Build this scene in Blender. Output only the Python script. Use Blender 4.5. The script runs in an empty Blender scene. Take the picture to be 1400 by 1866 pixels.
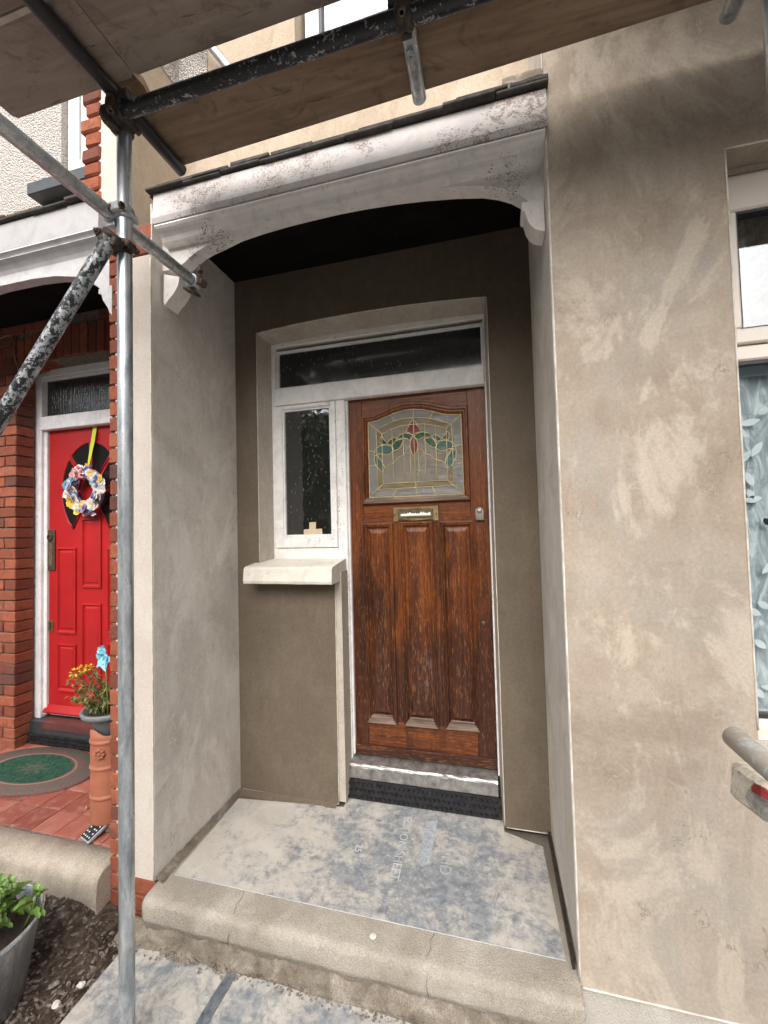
import bpy, bmesh, math, random
import numpy as np
from mathutils import Vector, Matrix, noise as mnoise
random.seed(7)
SC = bpy.context.scene
COL = SC.collection

# ------------------------------------------------------------------ camera
F, RX, RY, RZ = 750.019, 0.0355578, 0.0255422, 0.2513456
CAM = np.array([1.4977724, -1.5596555, 1.5514189])
def _rot():
    c, s = math.cos, math.sin
    Rz = np.array([[c(RZ), -s(RZ), 0], [s(RZ), c(RZ), 0], [0, 0, 1]])
    Rx = np.array([[1, 0, 0], [0, c(RX), -s(RX)], [0, s(RX), c(RX)]])
    Ry = np.array([[c(RY), 0, s(RY)], [0, 1, 0], [-s(RY), 0, c(RY)]])
    return Rz @ Rx @ Ry
ROT = _rot()
cd = bpy.data.cameras.new('camera'); cam = bpy.data.objects.new('camera', cd); COL.objects.link(cam)
cd.sensor_fit = 'VERTICAL'; cd.sensor_height = 36.0; cd.lens = F / 1866 * 36.0
cd.clip_start = 0.02; cd.clip_end = 500
M = Matrix.Identity(4)
for i in range(3):
    M[i][0] = ROT[i, 0]; M[i][1] = ROT[i, 2]; M[i][2] = -ROT[i, 1]; M[i][3] = CAM[i]
cam.matrix_world = M
SC.camera = cam

# ------------------------------------------------------------------ light
SUN_EL, SUN_AZ = math.radians(40), math.radians(181)
w = bpy.data.worlds.new('World'); SC.world = w; w.use_nodes = True
nt = w.node_tree; nt.nodes.clear()
sky = nt.nodes.new('ShaderNodeTexSky'); sky.sky_type = 'NISHITA'; sky.sun_disc = False
sky.sun_elevation = SUN_EL; sky.sun_rotation = SUN_AZ
sky.air_density = 1.0; sky.dust_density = 6.0; sky.ozone_density = 1.0
hs = nt.nodes.new('ShaderNodeHueSaturation'); hs.inputs['Saturation'].default_value = 0.28
bg = nt.nodes.new('ShaderNodeBackground'); bg.inputs['Strength'].default_value = 0.15
wo = nt.nodes.new('ShaderNodeOutputWorld')
nt.links.new(sky.outputs[0], hs.inputs['Color']); nt.links.new(hs.outputs[0], bg.inputs['Color']); nt.links.new(bg.outputs[0], wo.inputs['Surface'])
sd = bpy.data.lights.new('sun', 'SUN'); sd.energy = 1.5; sd.angle = math.radians(70); sd.color = (1, .95, .88)
sun = bpy.data.objects.new('sun', sd); COL.objects.link(sun)
_d = Vector((math.cos(SUN_EL) * math.sin(SUN_AZ), math.cos(SUN_EL) * math.cos(SUN_AZ), math.sin(SUN_EL)))
sun.location = (0, -8, 12); sun.rotation_euler = _d.to_track_quat('Z', 'Y').to_euler()
vs = SC.view_settings
vs.view_transform = 'Standard'; vs.look = 'None'; vs.gamma = 1; vs.use_curve_mapping = False
vs.exposure = 0.78
try:
    SC.cycles.max_bounces = 8; SC.cycles.diffuse_bounces = 4; SC.cycles.transparent_max_bounces = 12
except Exception: pass

# ------------------------------------------------------------------ photo point -> world point on a real plane
def ray(u, v): return ROT @ np.array([(u - 700) / F, 1, -(v - 933) / F])
def atY(u, v, y):
    d = ray(u, v); t = (y - CAM[1]) / d[1]; return Vector(CAM + t * d)
def atX(u, v, x):
    d = ray(u, v); t = (x - CAM[0]) / d[0]; return Vector(CAM + t * d)
def atZ(u, v, z):
    d = ray(u, v); t = (z - CAM[2]) / d[2]; return Vector(CAM + t * d)
def atT(u, v, t): return Vector(CAM + t * ray(u, v))
def xz(u, v, y): p = atY(u, v, y); return (p.x, p.z)

# ------------------------------------------------------------------ material helpers
class N:
    def __init__(s, name):
        s.m = bpy.data.materials.new(name); s.m.use_nodes = True; s.t = s.m.node_tree; s.t.nodes.clear()
        s.out = s.t.nodes.new('ShaderNodeOutputMaterial')
        s.b = s.t.nodes.new('ShaderNodeBsdfPrincipled'); s.t.links.new(s.b.outputs[0], s.out.inputs['Surface'])
    def n(s, typ, **kw):
        x = s.t.nodes.new(typ)
        for k, v in kw.items(): setattr(x, k, v)
        return x
    def set(s, sock, v):
        if isinstance(v, bpy.types.NodeSocket): s.t.links.new(v, sock)
        elif v is not None:
            if isinstance(v, (tuple, list)) and len(v) == 3 and sock.type == 'RGBA': v = (*v, 1)
            sock.default_value = v
    def pos(s, sc=(1, 1, 1), rot=(0, 0, 0), loc=(0, 0, 0), obj=False):
        if obj: o = s.n('ShaderNodeTexCoord').outputs['Object']
        else: o = s.n('ShaderNodeNewGeometry').outputs['Position']
        mp = s.n('ShaderNodeMapping'); s.t.links.new(o, mp.inputs[0])
        mp.inputs['Scale'].default_value = sc; mp.inputs['Rotation'].default_value = rot; mp.inputs['Location'].default_value = loc
        return mp.outputs[0]
    def rnd(s): return s.n('ShaderNodeObjectInfo').outputs['Random']
    def addv(s, v, fac, k):
        c = s.n('ShaderNodeCombineXYZ')
        m = s.math('MULTIPLY', fac, k)
        for i in range(3): s.t.links.new(m, c.inputs[i])
        a = s.n('ShaderNodeVectorMath', operation='ADD'); s.t.links.new(v, a.inputs[0]); s.t.links.new(c.outputs[0], a.inputs[1]); return a.outputs[0]
    def noise(s, v, scale=5, detail=4, rough=.5, dist=0, col=False):
        x = s.n('ShaderNodeTexNoise'); s.set(x.inputs['Vector'], v); x.inputs['Scale'].default_value = scale
        x.inputs['Detail'].default_value = detail; x.inputs['Roughness'].default_value = rough; x.inputs['Distortion'].default_value = dist
        return x.outputs['Color' if col else 'Fac']
    def voro(s, v, scale=5, feature='F1', out='Distance', rand=1):
        x = s.n('ShaderNodeTexVoronoi', feature=feature); s.set(x.inputs['Vector'], v); x.inputs['Scale'].default_value = scale
        x.inputs['Randomness'].default_value = rand; return x.outputs[out]
    def wave(s, v, scale=5, dist=2, detail=2, dscale=1, axis='X', typ='BANDS'):
        x = s.n('ShaderNodeTexWave', wave_type=typ)
        if typ == 'BANDS': x.bands_direction = axis
        else: x.rings_direction = axis
        s.set(x.inputs['Vector'], v); x.inputs['Scale'].default_value = scale; x.inputs['Distortion'].default_value = dist
        x.inputs['Detail'].default_value = detail; x.inputs['Detail Scale'].default_value = dscale; return x.outputs['Fac']
    def ramp(s, fac, stops, interp='LINEAR'):
        x = s.n('ShaderNodeValToRGB'); r = x.color_ramp; r.interpolation = interp
        while len(r.elements) > 1: r.elements.remove(r.elements[-1])
        for i, (p, c) in enumerate(stops):
            e = r.elements[0] if i == 0 else r.elements.new(p)
            e.position = p
            if not isinstance(c, (tuple, list)): c = (c, c, c)
            e.color = (*c, 1)
        s.set(x.inputs[0], fac); return x.outputs[0]
    def sstep(s, v, a, b):
        x = s.n('ShaderNodeMapRange', interpolation_type='SMOOTHSTEP'); s.set(x.inputs['Value'], v)
        x.inputs['From Min'].default_value = a; x.inputs['From Max'].default_value = b; return x.outputs[0]
    def mix(s, fac, a, b, blend='MIX'):
        x = s.n('ShaderNodeMix', data_type='RGBA', blend_type=blend)
        s.set(x.inputs[0], fac); s.set(x.inputs[6], a); s.set(x.inputs[7], b); return x.outputs[2]
    def math(s, op, a, b=None, c=None, clamp=False):
        x = s.n('ShaderNodeMath', operation=op, use_clamp=clamp); s.set(x.inputs[0], a)
        if b is not None: s.set(x.inputs[1], b)
        if c is not None: s.set(x.inputs[2], c)
        return x.outputs[0]
    def sep(s, v):
        x = s.n('ShaderNodeSeparateXYZ'); s.set(x.inputs[0], v); return x.outputs
    def blob(s, c, r, sq=(1, 1, 1)):
        v = s.pos(sq); 
        x = s.n('ShaderNodeVectorMath', operation='DISTANCE'); s.t.links.new(v, x.inputs[0]); x.inputs[1].default_value = tuple(c[i] * sq[i] for i in range(3))
        return s.math('SUBTRACT', 1.0, s.math('DIVIDE', x.outputs['Value'], r), clamp=True)
    def bump(s, h, strength=.3, dist=.01, prev=None):
        x = s.n('ShaderNodeBump'); s.set(x.inputs['Height'], h); x.inputs['Strength'].default_value = strength; x.inputs['Distance'].default_value = dist
        if prev is not None: s.t.links.new(prev, x.inputs['Normal'])
        return x.outputs[0]
    def done(s, color=None, rough=None, metal=None, normal=None, spec=None, **kw):
        b = s.b
        if color is not None: s.set(b.inputs['Base Color'], color)
        if rough is not None: s.set(b.inputs['Roughness'], rough)
        if metal is not None: s.set(b.inputs['Metallic'], metal)
        if spec is not None: s.set(b.inputs['Specular IOR Level'], spec)
        if normal is not None: s.set(b.inputs['Normal'], normal)
        for k, v in kw.items(): s.set(b.inputs[k], v)
        return s.m

MAT = {}
def plaster(name, dark, mid, light, sc=1.0, off=(0, 0, 0), streak=.5, bumpk=.25, rough=.9, grey=None, patch=.0, scratch=.0):
    m = N(name); p = m.pos(loc=off)
    big = m.noise(p, 1.1 * sc, 6, .6, 1.1)
    med = m.noise(p, 3.4 * sc, 12, .70, 1.0)
    st = m.noise(m.pos((7, 7, 2.2), (0, .5, 0), off), 1.6 * sc, 8, .68, 1.2)
    fine = m.noise(p, 85, 6, .8)
    grit = m.noise(p, 420, 2, .6)
    k = m.math('ADD', m.math('MULTIPLY', big, .5), m.math('ADD', m.math('MULTIPLY', med, .5), m.math('MULTIPLY', m.math('SUBTRACT', st, .5), streak)))
    c = m.ramp(k, [(.3, dark), (.5, mid), (.68, light)])
    if grey: c = m.mix(m.math('MULTIPLY', m.sstep(m.noise(m.pos(loc=(3 + off[0], 9, 2)), 1.5, 7, .65, .6), .46, .66), .7), c, grey)
    if patch:
        q = m.noise(m.pos((1, 1, .8), loc=(off[0] + 8, 2, off[2])), 2.1 * sc, 13, .66, 1.3)
        wet = m.noise(m.pos((1, 1, .8), loc=(off[0] + 2, 6, off[2])), 1.7 * sc, 12, .68, .9)
        c = m.mix(m.math('MULTIPLY', m.sstep(q, .515, .605), patch), c, tuple(min(1, x * 1.12) for x in light))
        c = m.mix(m.math('MULTIPLY', m.sstep(wet, .53, .64), patch * .85), c, tuple(x * .86 for x in dark))
    if scratch:
        n1 = m.noise(m.pos((1, 1, .55), (0, .5, 0), off), 4.5 * sc, 5, .55, 1.6)
        ln = m.sstep(m.math('ABSOLUTE', m.math('SUBTRACT', n1, .5)), .010, .002)
        c = m.mix(m.math('MULTIPLY', m.math('MULTIPLY', ln, m.sstep(m.noise(p, 5, 4, .6), .52, .66)), scratch), c, light)
        n2 = m.noise(m.pos((1, 1, .6), (0, -.3, 0), (off[0] + 4, 1, 1)), 3.3 * sc, 6, .6, 2.0)
        ln2 = m.sstep(m.math('ABSOLUTE', m.math('SUBTRACT', n2, .52)), .008, .002)
        c = m.mix(m.math('MULTIPLY', m.math('MULTIPLY', ln2, m.sstep(m.noise(p, 4, 4, .6), .54, .66)), scratch), c, tuple(x * .7 for x in dark))
    c = m.mix(.30, c, m.ramp(fine, [(.3, .22), (.7, .78)]), 'OVERLAY')
    c = m.mix(m.math('MULTIPLY', m.sstep(m.noise(p, 19, 7, .75, 1.0), .66, .74), .5), c, light)
    h = m.math('ADD', m.math('MULTIPLY', st, .8), m.math('ADD', m.math('MULTIPLY', fine, .30), m.math('MULTIPLY', grit, .14)))
    MAT[name] = m.done(c, rough, normal=m.bump(h, bumpk, .008), spec=.25)
plaster('plaster_tan', (.265, .212, .162), (.365, .303, .242), (.46, .40, .33), .9, (1.3, 0, .4), .28, .35, grey=(.345, .315, .272), patch=.66, scratch=.75)
plaster('plaster_grey', (.50, .455, .395), (.63, .585, .525), (.71, .675, .62), 1.2, (4, 2, 1), .45, .3, grey=(.54, .51, .465), patch=.45, scratch=.7)
plaster('plaster_pale', (.50, .44, .385), (.56, .50, .445), (.60, .55, .50), 1.5, (7, 0, 2), .5, .12)
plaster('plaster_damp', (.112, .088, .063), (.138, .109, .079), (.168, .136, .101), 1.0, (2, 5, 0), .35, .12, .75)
plaster('plaster_reveal', (.36, .315, .255), (.43, .385, .325), (.50, .455, .39), 1.4, (2, 1, 7), .6, .2)
plaster('plaster_cream', (.37, .295, .22), (.445, .365, .28), (.51, .43, .34), 1.2, (0, 3, 3), .5, .25)

def simple(name, c, rough=.5, metal=0, var=.15, scale=12, bumpk=0, spec=.5, obj=False, c2=None):
    m = N(name); p = m.pos(obj=obj); n = m.noise(p, scale, 6, .6, .4)
    d = tuple(x * (1 - var) for x in c); e = c2 or tuple(min(1, x * (1 + var)) for x in c)
    col = m.ramp(n, [(.3, d), (.7, e)])
    nm = m.bump(m.noise(p, scale * 8, 4, .6), bumpk, .004) if bumpk else None
    MAT[name] = m.done(col, rough, metal, nm, spec)
simple('bead', (.46, .41, .35), .6, var=.05, scale=14, c2=(.78, .74, .68))
simple('mortar', (.16, .135, .11), .95, var=.35, scale=30, bumpk=.6)
simple('mortar_pale', (.34, .28, .22), .95, var=.3, scale=30, bumpk=.6)
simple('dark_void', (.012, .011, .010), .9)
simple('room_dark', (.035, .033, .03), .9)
simple('shade_black_timber', (.010, .008, .007), .95, var=.4, scale=6, spec=.08)  # ceiling boards: near-black colour stands in for the shade at the porch top
simple('alu', (.40, .385, .37), .42, .85, .45, 26, .3)
simple('brass', (.30, .215, .105), .42, .9, .35, 30, .3)
simple('brass_came', (.72, .60, .32), .35, .15, .12, 60)
simple('tarnish', (.12, .095, .06), .5, .7, .4, 40, .3)
simple('steel_lock', (.42, .38, .32), .35, .9, .25, 40)
simple('iron_dark', (.05, .046, .043), .55, .6, .5, 50, .5, c2=(.11, .09, .075))
simple('iron_rust', (.10, .07, .05), .75, .3, .5, 40, .6, c2=(.20, .13, .085))
simple('upvc', (.70, .63, .56), .35, var=.05, scale=6)
simple('upvc_white', (.78, .78, .77), .35, var=.04, scale=6)
simple('seal', (.02, .02, .022), .5)
simple('blue_black', (.035, .04, .046), .45, var=.3, scale=20, bumpk=.2)
simple('grey_plastic', (.20, .215, .225), .45, var=.12, scale=8)
simple('terracotta', (.38, .135, .075), .6, var=.14, scale=8, bumpk=.08)
simple('pot_soil', (.05, .035, .022), .95, var=.5, scale=60, bumpk=1)
simple('ribbon', (.50, .62, .03), .5, var=.15, scale=15)
simple('blue_petal', (.16, .55, .72), .5, var=.2, scale=25, c2=(.35, .75, .85))
simple('yellow_petal', (.80, .60, .03), .6, var=.25, scale=40)
simple('leaf_dark', (.08, .13, .03), .55, var=.5, scale=25, c2=(.26, .32, .10))
simple('leaf_dry', (.28, .20, .07), .7, var=.4, scale=30)
simple('leaf_fresh', (.09, .20, .03), .42, var=.35, scale=22, c2=(.20, .33, .07))
simple('leaf_tree', (.07, .12, .03), .45, var=.5, scale=3, c2=(.24, .30, .08))
simple('bark', (.10, .075, .05), .9, var=.4, scale=20, bumpk=.6)
simple('weed', (.10, .15, .035), .6, var=.4, scale=25, c2=(.2, .25, .08))
simple('led_white', (.85, .85, .80), .3, var=.03)
simple('solar_black', (.018, .019, .022), .25, var=.2, scale=30)
simple('wire', (.35, .33, .30), .5)
simple('mask_card', (.62, .50, .34), .8, var=.08, scale=30)
simple('slate', (.028, .026, .024), .8, var=.6, scale=18, bumpk=.8, c2=(.075, .065, .055))
simple('pavement', (.20, .195, .185), .9, var=.15, scale=3, bumpk=.3)
simple('road', (.06, .06, .06), .9, var=.2, scale=6, bumpk=.3)
simple('far_render', (.52, .50, .46), .9, var=.08, scale=2)
simple('far_brick', (.30, .12, .075), .9, var=.2, scale=3)
simple('far_roof', (.10, .085, .08), .9, var=.2, scale=3)
simple('white_stone', (.62, .60, .56), .8, var=.12, scale=40)
for nm, c in dict(pw=(.74, .70, .66), pc=(.70, .60, .48), pb=(.06, .11, .36), pl=(.34, .30, .52), pp=(.72, .25, .28), py=(.75, .48, .06), pt=(.10, .35, .40)).items():
    simple('petal_' + nm, c, .75, var=.2, scale=60, bumpk=.3)

def brickmat(name, sc=1.0, dust=0.0):
    m = N(name); p = m.addv(m.pos(obj=True), m.rnd(), 37.0)
    base = m.ramp(m.rnd(), [(0, (.16, .048, .031)), (.25, (.24, .070, .039)), (.5, (.30, .088, .048)), (.7, (.35, .115, .062)), (.88, (.21, .068, .043)), (1, (.09, .046, .038))])
    n = m.noise(p, 22, 8, .68, .8); f = m.noise(p, 120, 4, .6)
    c = m.mix(m.sstep(n, .42, .72), base, (.16, .06, .042))
    c = m.mix(m.math('MULTIPLY', m.sstep(m.noise(p, 35, 6, .7), .60, .74), .45 + dust), c, (.42, .33, .26))
    c = m.mix(.35, c, m.ramp(f, [(.3, .3), (.7, .7)]), 'OVERLAY')
    h = m.math('ADD', n, m.math('MULTIPLY', f, .5))
    MAT[name] = m.done(c, .88, normal=m.bump(h, .55, .006), spec=.2)
brickmat('brick'); brickmat('brick_worn', dust=.15)

def peel(name, blobs=(), base=(.62, .575, .545), amount=0.0, under=(.20, .145, .125), grain='x'):
    m = N(name); p = m.pos()
    g = m.pos((6, 6, 60)) if grain == 'x' else m.pos((60, 60, 5))
    a = m.noise(g, 1.0, 7, .65, .6); b = m.noise(p, 110, 5, .75, .4)
    msk = None
    for c, r, k in blobs:
        q = m.math('MULTIPLY', m.blob(c, r), k)
        msk = q if msk is None else m.math('MAXIMUM', msk, q)
    t = m.math('ADD', m.math('MULTIPLY', a, .45), m.math('MULTIPLY', b, .55))
    t = m.math('ADD', t, amount)
    if msk is not None: t = m.math('ADD', t, m.math('MULTIPLY', m.math('MULTIPLY', msk, m.noise(p, 13, 5, .7, .5)), .12))
    chip = m.sstep(t, .655, .685)
    if msk is not None:
        wv = m.n('ShaderNodeVectorMath', operation='ADD'); m.t.links.new(m.pos((1, 1, 1.5)), wv.inputs[0]); sc_ = m.n('ShaderNodeVectorMath', operation='SCALE'); m.t.links.new(m.noise(p, 40, 4, .6, 0, True), sc_.inputs[0]); sc_.inputs['Scale'].default_value = .022; m.t.links.new(sc_.outputs[0], wv.inputs[1])
        cell = m.sep(m.voro(wv.outputs[0], 210, 'F1', 'Color'))[0]
        lim = m.math('MULTIPLY', msk, m.sstep(m.noise(p, 20, 9, .74, .8), .43, .58))
        chip = m.math('MAXIMUM', chip, m.math('LESS_THAN', cell, m.math('MULTIPLY', lim, .80)))
    soft = m.noise(p, 9, 7, .65, 1.0)
    col = m.mix(m.sstep(soft, .35, .75), base, tuple(x * .80 for x in base))
    col = m.mix(m.math('MULTIPLY', m.sstep(m.noise(p, 28, 6, .7, .5), .55, .72), .45), col, (.40, .36, .31))
    un = m.mix(m.noise(p, 30, 4), under, (.30, .25, .22))
    col = m.mix(chip, col, un)
    h = m.math('SUBTRACT', m.math('MULTIPLY', m.noise(p, 55, 5, .6), .25), chip)
    MAT[name] = m.done(col, .6, normal=m.bump(h, .5, .003), spec=.35)
peel('paint_frame', amount=.035, base=(.88, .86, .84), under=(.25, .19, .14), grain='z')
peel('paint_frame_worn', amount=.085, base=(.88, .86, .84), under=(.22, .16, .12), grain='z')
peel('paint_clean', amount=-.04, base=(.41, .40, .405))
peel('paint_nb', amount=-.02, base=(.56, .55, .56))
peel('paint_nb_frame', amount=-.01, base=(.84, .83, .84))
peel('paint_sill', amount=-.05, base=(.74, .70, .62))

def wood_door(name, axis='z', pale=0):
    m = N(name)
    sc = (48, 30, 1.5) if axis == 'z' else (1.5, 30, 48)
    g = m.noise(m.pos(sc), 1.0, 9, .70, 1.3)
    fl = m.noise(m.pos((170, 60, 22) if axis == 'z' else (22, 60, 170)), 1, 4, .65)
    big = m.noise(m.pos((5, 2.5, 1.6)), 1.4, 7, .62, .8)
    c = m.ramp(g, [(.25, (.040, .010, .005)), (.42, (.115, .030, .009)), (.58, (.205, .060, .015)), (.76, (.34, .125, .034))])
    z = m.sep(m.pos())[2]
    # varnish gone and timber blackened by weather on the lower half, in an uneven front
    w_ = m.math('ADD', m.math('MULTIPLY', m.math('SUBTRACT', 1.82, z), 1.0), m.math('MULTIPLY', m.math('SUBTRACT', big, .5), 2.6))
    wm = m.math('MULTIPLY', m.sstep(w_, .10, 1.05), .30 if pale else .93)
    dark = m.ramp(g, [(.3, (.014, .006, .005)), (.55, (.050, .018, .010)), (.76, (.125, .050, .026))])
    c = m.mix(wm, c, dark)
    blot = m.sstep(m.noise(m.pos((9, 5, 1.3)), 1.6, 8, .68, .8), .50, .66)
    c = m.mix(m.math('MULTIPLY', blot, .60), c, m.mix(.5, dark, (.02, .008, .006)))
    c = m.mix(m.math('MULTIPLY', m.sstep(fl, .54, .68), .38), c, (.46, .21, .075))
    c = m.mix(m.math('MULTIPLY', m.sstep(fl, .46, .34), .45), c, (.018, .007, .004))
    sc_ = m.noise(m.pos((40, 30, 12)), 1.5, 8, .78, .4)
    dust = m.math('MULTIPLY', m.math('MAXIMUM', m.blob((1.13, .79, .70), .20, (2.6, 1, 1)), m.blob((.86, .79, .72), .16, (4, 1, 1))), m.sstep(sc_, .48, .60))
    c = m.mix(m.math('MULTIPLY', dust, .34), c, (.30, .26, .23))
    spk = m.sstep(m.noise(m.pos(), 150, 3, .5), .72, .75)
    c = m.mix(m.math('MULTIPLY', spk, .6), c, (.50, .45, .40))
    MAT[name] = m.done(c, m.ramp(g, [(.3, .42), (.7, .30)]), normal=m.bump(m.math('ADD', g, m.math('MULTIPLY', fl, .4)), .25, .003), spec=.32)
wood_door('door_wood'); wood_door('door_wood_x', 'x'); wood_door('door_wood_pale', 'x', 1)
def weathered(name):
    m = N(name); g = m.noise(m.pos((4, 30, 60)), 1, 7, .65, .8)
    MAT[name] = m.done(m.ramp(g, [(.3, (.06, .035, .022)), (.55, (.19, .13, .095)), (.75, (.36, .29, .235))]), .7, normal=m.bump(g, .3, .003))
weathered('wood_grey')

def boardmat(name, a, b, c_, knots=True):
    m = N(name); p = m.addv(m.pos((1.3, 16, 16)), m.rnd(), 9)
    g = m.noise(p, 1.3, 8, .62, 1.2); big = m.noise(m.addv(m.pos((1, 2, 1)), m.rnd(), 5), 3.0, 6, .6, .8)
    c = m.ramp(m.math('ADD', m.math('MULTIPLY', g, .6), m.math('MULTIPLY', big, .4)), [(.3, a), (.5, b), (.68, c_)])
    kn = m.voro(m.pos((2.6, 7, 1)), 1.0)
    c = m.mix(m.math('MULTIPLY', m.sstep(kn, .10, .03), .75), c, (.04, .025, .018))
    crack = m.sstep(m.noise(m.addv(m.pos((2.2, 34, 1)), m.rnd(), 11), 1.0, 6, .7, 1.2), .63, .68)
    c = m.mix(m.math('MULTIPLY', crack, .75), c, (.05, .035, .028))
    c = m.mix(m.math('MULTIPLY', m.sstep(m.noise(m.addv(m.pos((3, 5, 1)), m.rnd(), 3), 2.0, 9, .72, 1.5), .50, .68), .55), c, tuple(x * .55 for x in a))
    dust = m.sstep(m.noise(m.pos(), 16, 6, .72, 1.2), .64, .76)
    c = m.mix(m.math('MULTIPLY', dust, .5), c, (.48, .41, .34))
    MAT[name] = m.done(c, .85, normal=m.bump(m.math('SUBTRACT', g, crack), .4, .004), spec=.2)
boardmat('board_grey', (.20, .155, .125), (.29, .235, .195), (.36, .30, .255))
boardmat('board_brown', (.15, .100, .066), (.235, .165, .112), (.32, .24, .172))
simple('board_pale', (.46, .40, .34), .85, var=.2, scale=12)

def galv(name, seedloc=(0, 0, 0), paint=0.0, dusty=0):
    m = N(name); p = m.pos(loc=seedloc)
    n = m.noise(m.pos((14, 14, 3), loc=seedloc), 2.5, 8, .65, .6); f = m.voro(p, 60)
    c = m.ramp(n, [(.32, (.25, .275, .30)), (.5, (.45, .485, .505)), (.66, (.66, .685, .70))])
    c = m.mix(.12, c, m.ramp(f, [(0, .2), (.6, .8)]), 'OVERLAY')
    metal, rough = .65, m.ramp(n, [(.3, .40), (.7, .24)])
    b = m.noise(m.pos((14, 22, 14), loc=seedloc), 1.6, 10, .74, .8)
    sp = m.noise(p, 90, 5, .7)
    k = m.math('ADD', m.math('MULTIPLY', b, .6), m.math('MULTIPLY', sp, .4))
    if paint:
        msk = m.sstep(k, paint + .012, paint - .012)
        c = m.mix(msk, m.mix(.45, c, (.24, .24, .24)), (.014, .015, .018))
        mm = m.math('SUBTRACT', .45, m.math('MULTIPLY', msk, .45))
        MAT[name] = m.done(c, m.math('ADD', .5, m.math('MULTIPLY', msk, -.12)), mm, m.bump(m.math('ADD', msk, m.math('MULTIPLY', sp, .3)), .35, .003))
        return
    if dusty:
        c = m.mix(m.sstep(m.noise(p, 14, 7, .7, .8), .36, .52), c, (.40, .36, .30)); metal = .2; rough = .75
    c = m.mix(m.sstep(k, .62, .68), c, (.08, .085, .09))
    MAT[name] = m.done(c, rough, metal, m.bump(sp, .12, .002))
galv('steel'); galv('steel_dull', (3, 1, 2)); galv('steel_black', (0, 4, 1), .555); galv('steel_black2', (6, 1, 1), .63)
galv('steel_chipped', (2, 2, 7), .505); galv('steel_dusty', (5, 5, 5), 0, 1)

def pebbledash(name, c1, c2):
    m = N(name); p = m.pos(); v = m.voro(p, 95); n = m.noise(p, 40, 4, .6)
    c = m.mix(m.sstep(v, .25, .6), c1, c2); c = m.mix(m.math('MULTIPLY', m.sstep(n, .55, .7), .5), c, (.30, .27, .25))
    MAT[name] = m.done(c, .9, normal=m.bump(m.math('SUBTRACT', 1.0, v), 1.0, .014), spec=.2)
pebbledash('pebbledash', (.66, .62, .58), (.50, .46, .43))

def glassmat(name, tint=(.5, .52, .52), rough=.03, bumps=None, body=(.03, .03, .03), bodyk=.0, f0=.055):
    m = N(name); t = m.t
    tr = m.n('ShaderNodeBsdfTransparent'); tr.inputs[0].default_value = (*tint, 1)
    df = m.n('ShaderNodeBsdfDiffuse'); df.inputs[0].default_value = (*body, 1)
    gl = m.n('ShaderNodeBsdfGlossy'); gl.inputs['Roughness'].default_value = rough; gl.inputs[0].default_value = (.95, .97, 1, 1)
    lw = m.n('ShaderNodeLayerWeight'); lw.inputs[0].default_value = .5
    if bumps is not None:
        nm = bumps(m); t.links.new(nm, gl.inputs['Normal']); t.links.new(nm, lw.inputs['Normal'])
    m1 = m.n('ShaderNodeMixShader'); m1.inputs[0].default_value = bodyk; t.links.new(tr.outputs[0], m1.inputs[1]); t.links.new(df.outputs[0], m1.inputs[2])
    fr = m.math('ADD', f0, m.math('MULTIPLY', m.math('POWER', lw.outputs['Facing'], 5.0), 1 - f0)); m2 = m.n('ShaderNodeMixShader'); t.links.new(fr, m2.inputs[0]); t.links.new(m1.outputs[0], m2.inputs[1]); t.links.new(gl.outputs[0], m2.inputs[2])
    t.nodes.remove(m.b); t.links.new(m2.outputs[0], m.out.inputs['Surface']); MAT[name] = m.m
def obsc(m):
    p = m.pos(rot=(0, .5, 0)); v = m.voro(m.pos((26, 26, 11), (0, .35, 0)), 1.5); a = m.sstep(v, .16, .06)
    v2 = m.voro(m.pos((26, 26, 11), (0, -.45, 0), (3, 0, 5)), 1.5); a2 = m.sstep(v2, .15, .06)
    return m.bump(m.math('ADD', m.math('MAXIMUM', a, a2), m.math('MULTIPLY', m.noise(p, 9, 2), .10)), .8, .008)
def reeded(m): return m.bump(m.noise(m.pos((70, 70, 7)), 1, 3, .6), .7, .008)
def wavy(m): return m.bump(m.noise(m.pos((5, 5, 30)), 1.6, 3, .6, .6), .55, .02)
glassmat('glass_obscure', (.42, .44, .42), .03, obsc, (.030, .031, .030), .5, .13)
glassmat('glass_reeded', (.45, .45, .43), .12, reeded, (.05, .05, .048), .6)
glassmat('glass_clear', (.93, .95, .95), .01, None, f0=.11)
glassmat('glass_fan', (.42, .44, .42), .10, obsc, (.038, .039, .037), .6, .045)
glassmat('glass_dark', (.35, .36, .36), .04, None, (.03, .03, .03), .4)
glassmat('glass_border', (.55, .53, .50), .07, wavy, (.22, .205, .185), .78, .04)
glassmat('glass_centre', (.55, .52, .46), .07, wavy, (.225, .195, .155), .82, .035)
glassmat('glass_amber', (.50, .38, .16), .07, wavy, (.19, .145, .075), .85, .035)
glassmat('glass_red', (.25, .04, .05), .08, wavy, (.17, .022, .030), .92, .03)
glassmat('glass_green', (.06, .16, .10), .08, wavy, (.016, .065, .040), .92, .03)
glassmat('glass_teal', (.14, .30, .26), .08, wavy, (.045, .115, .092), .92, .03)

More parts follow.
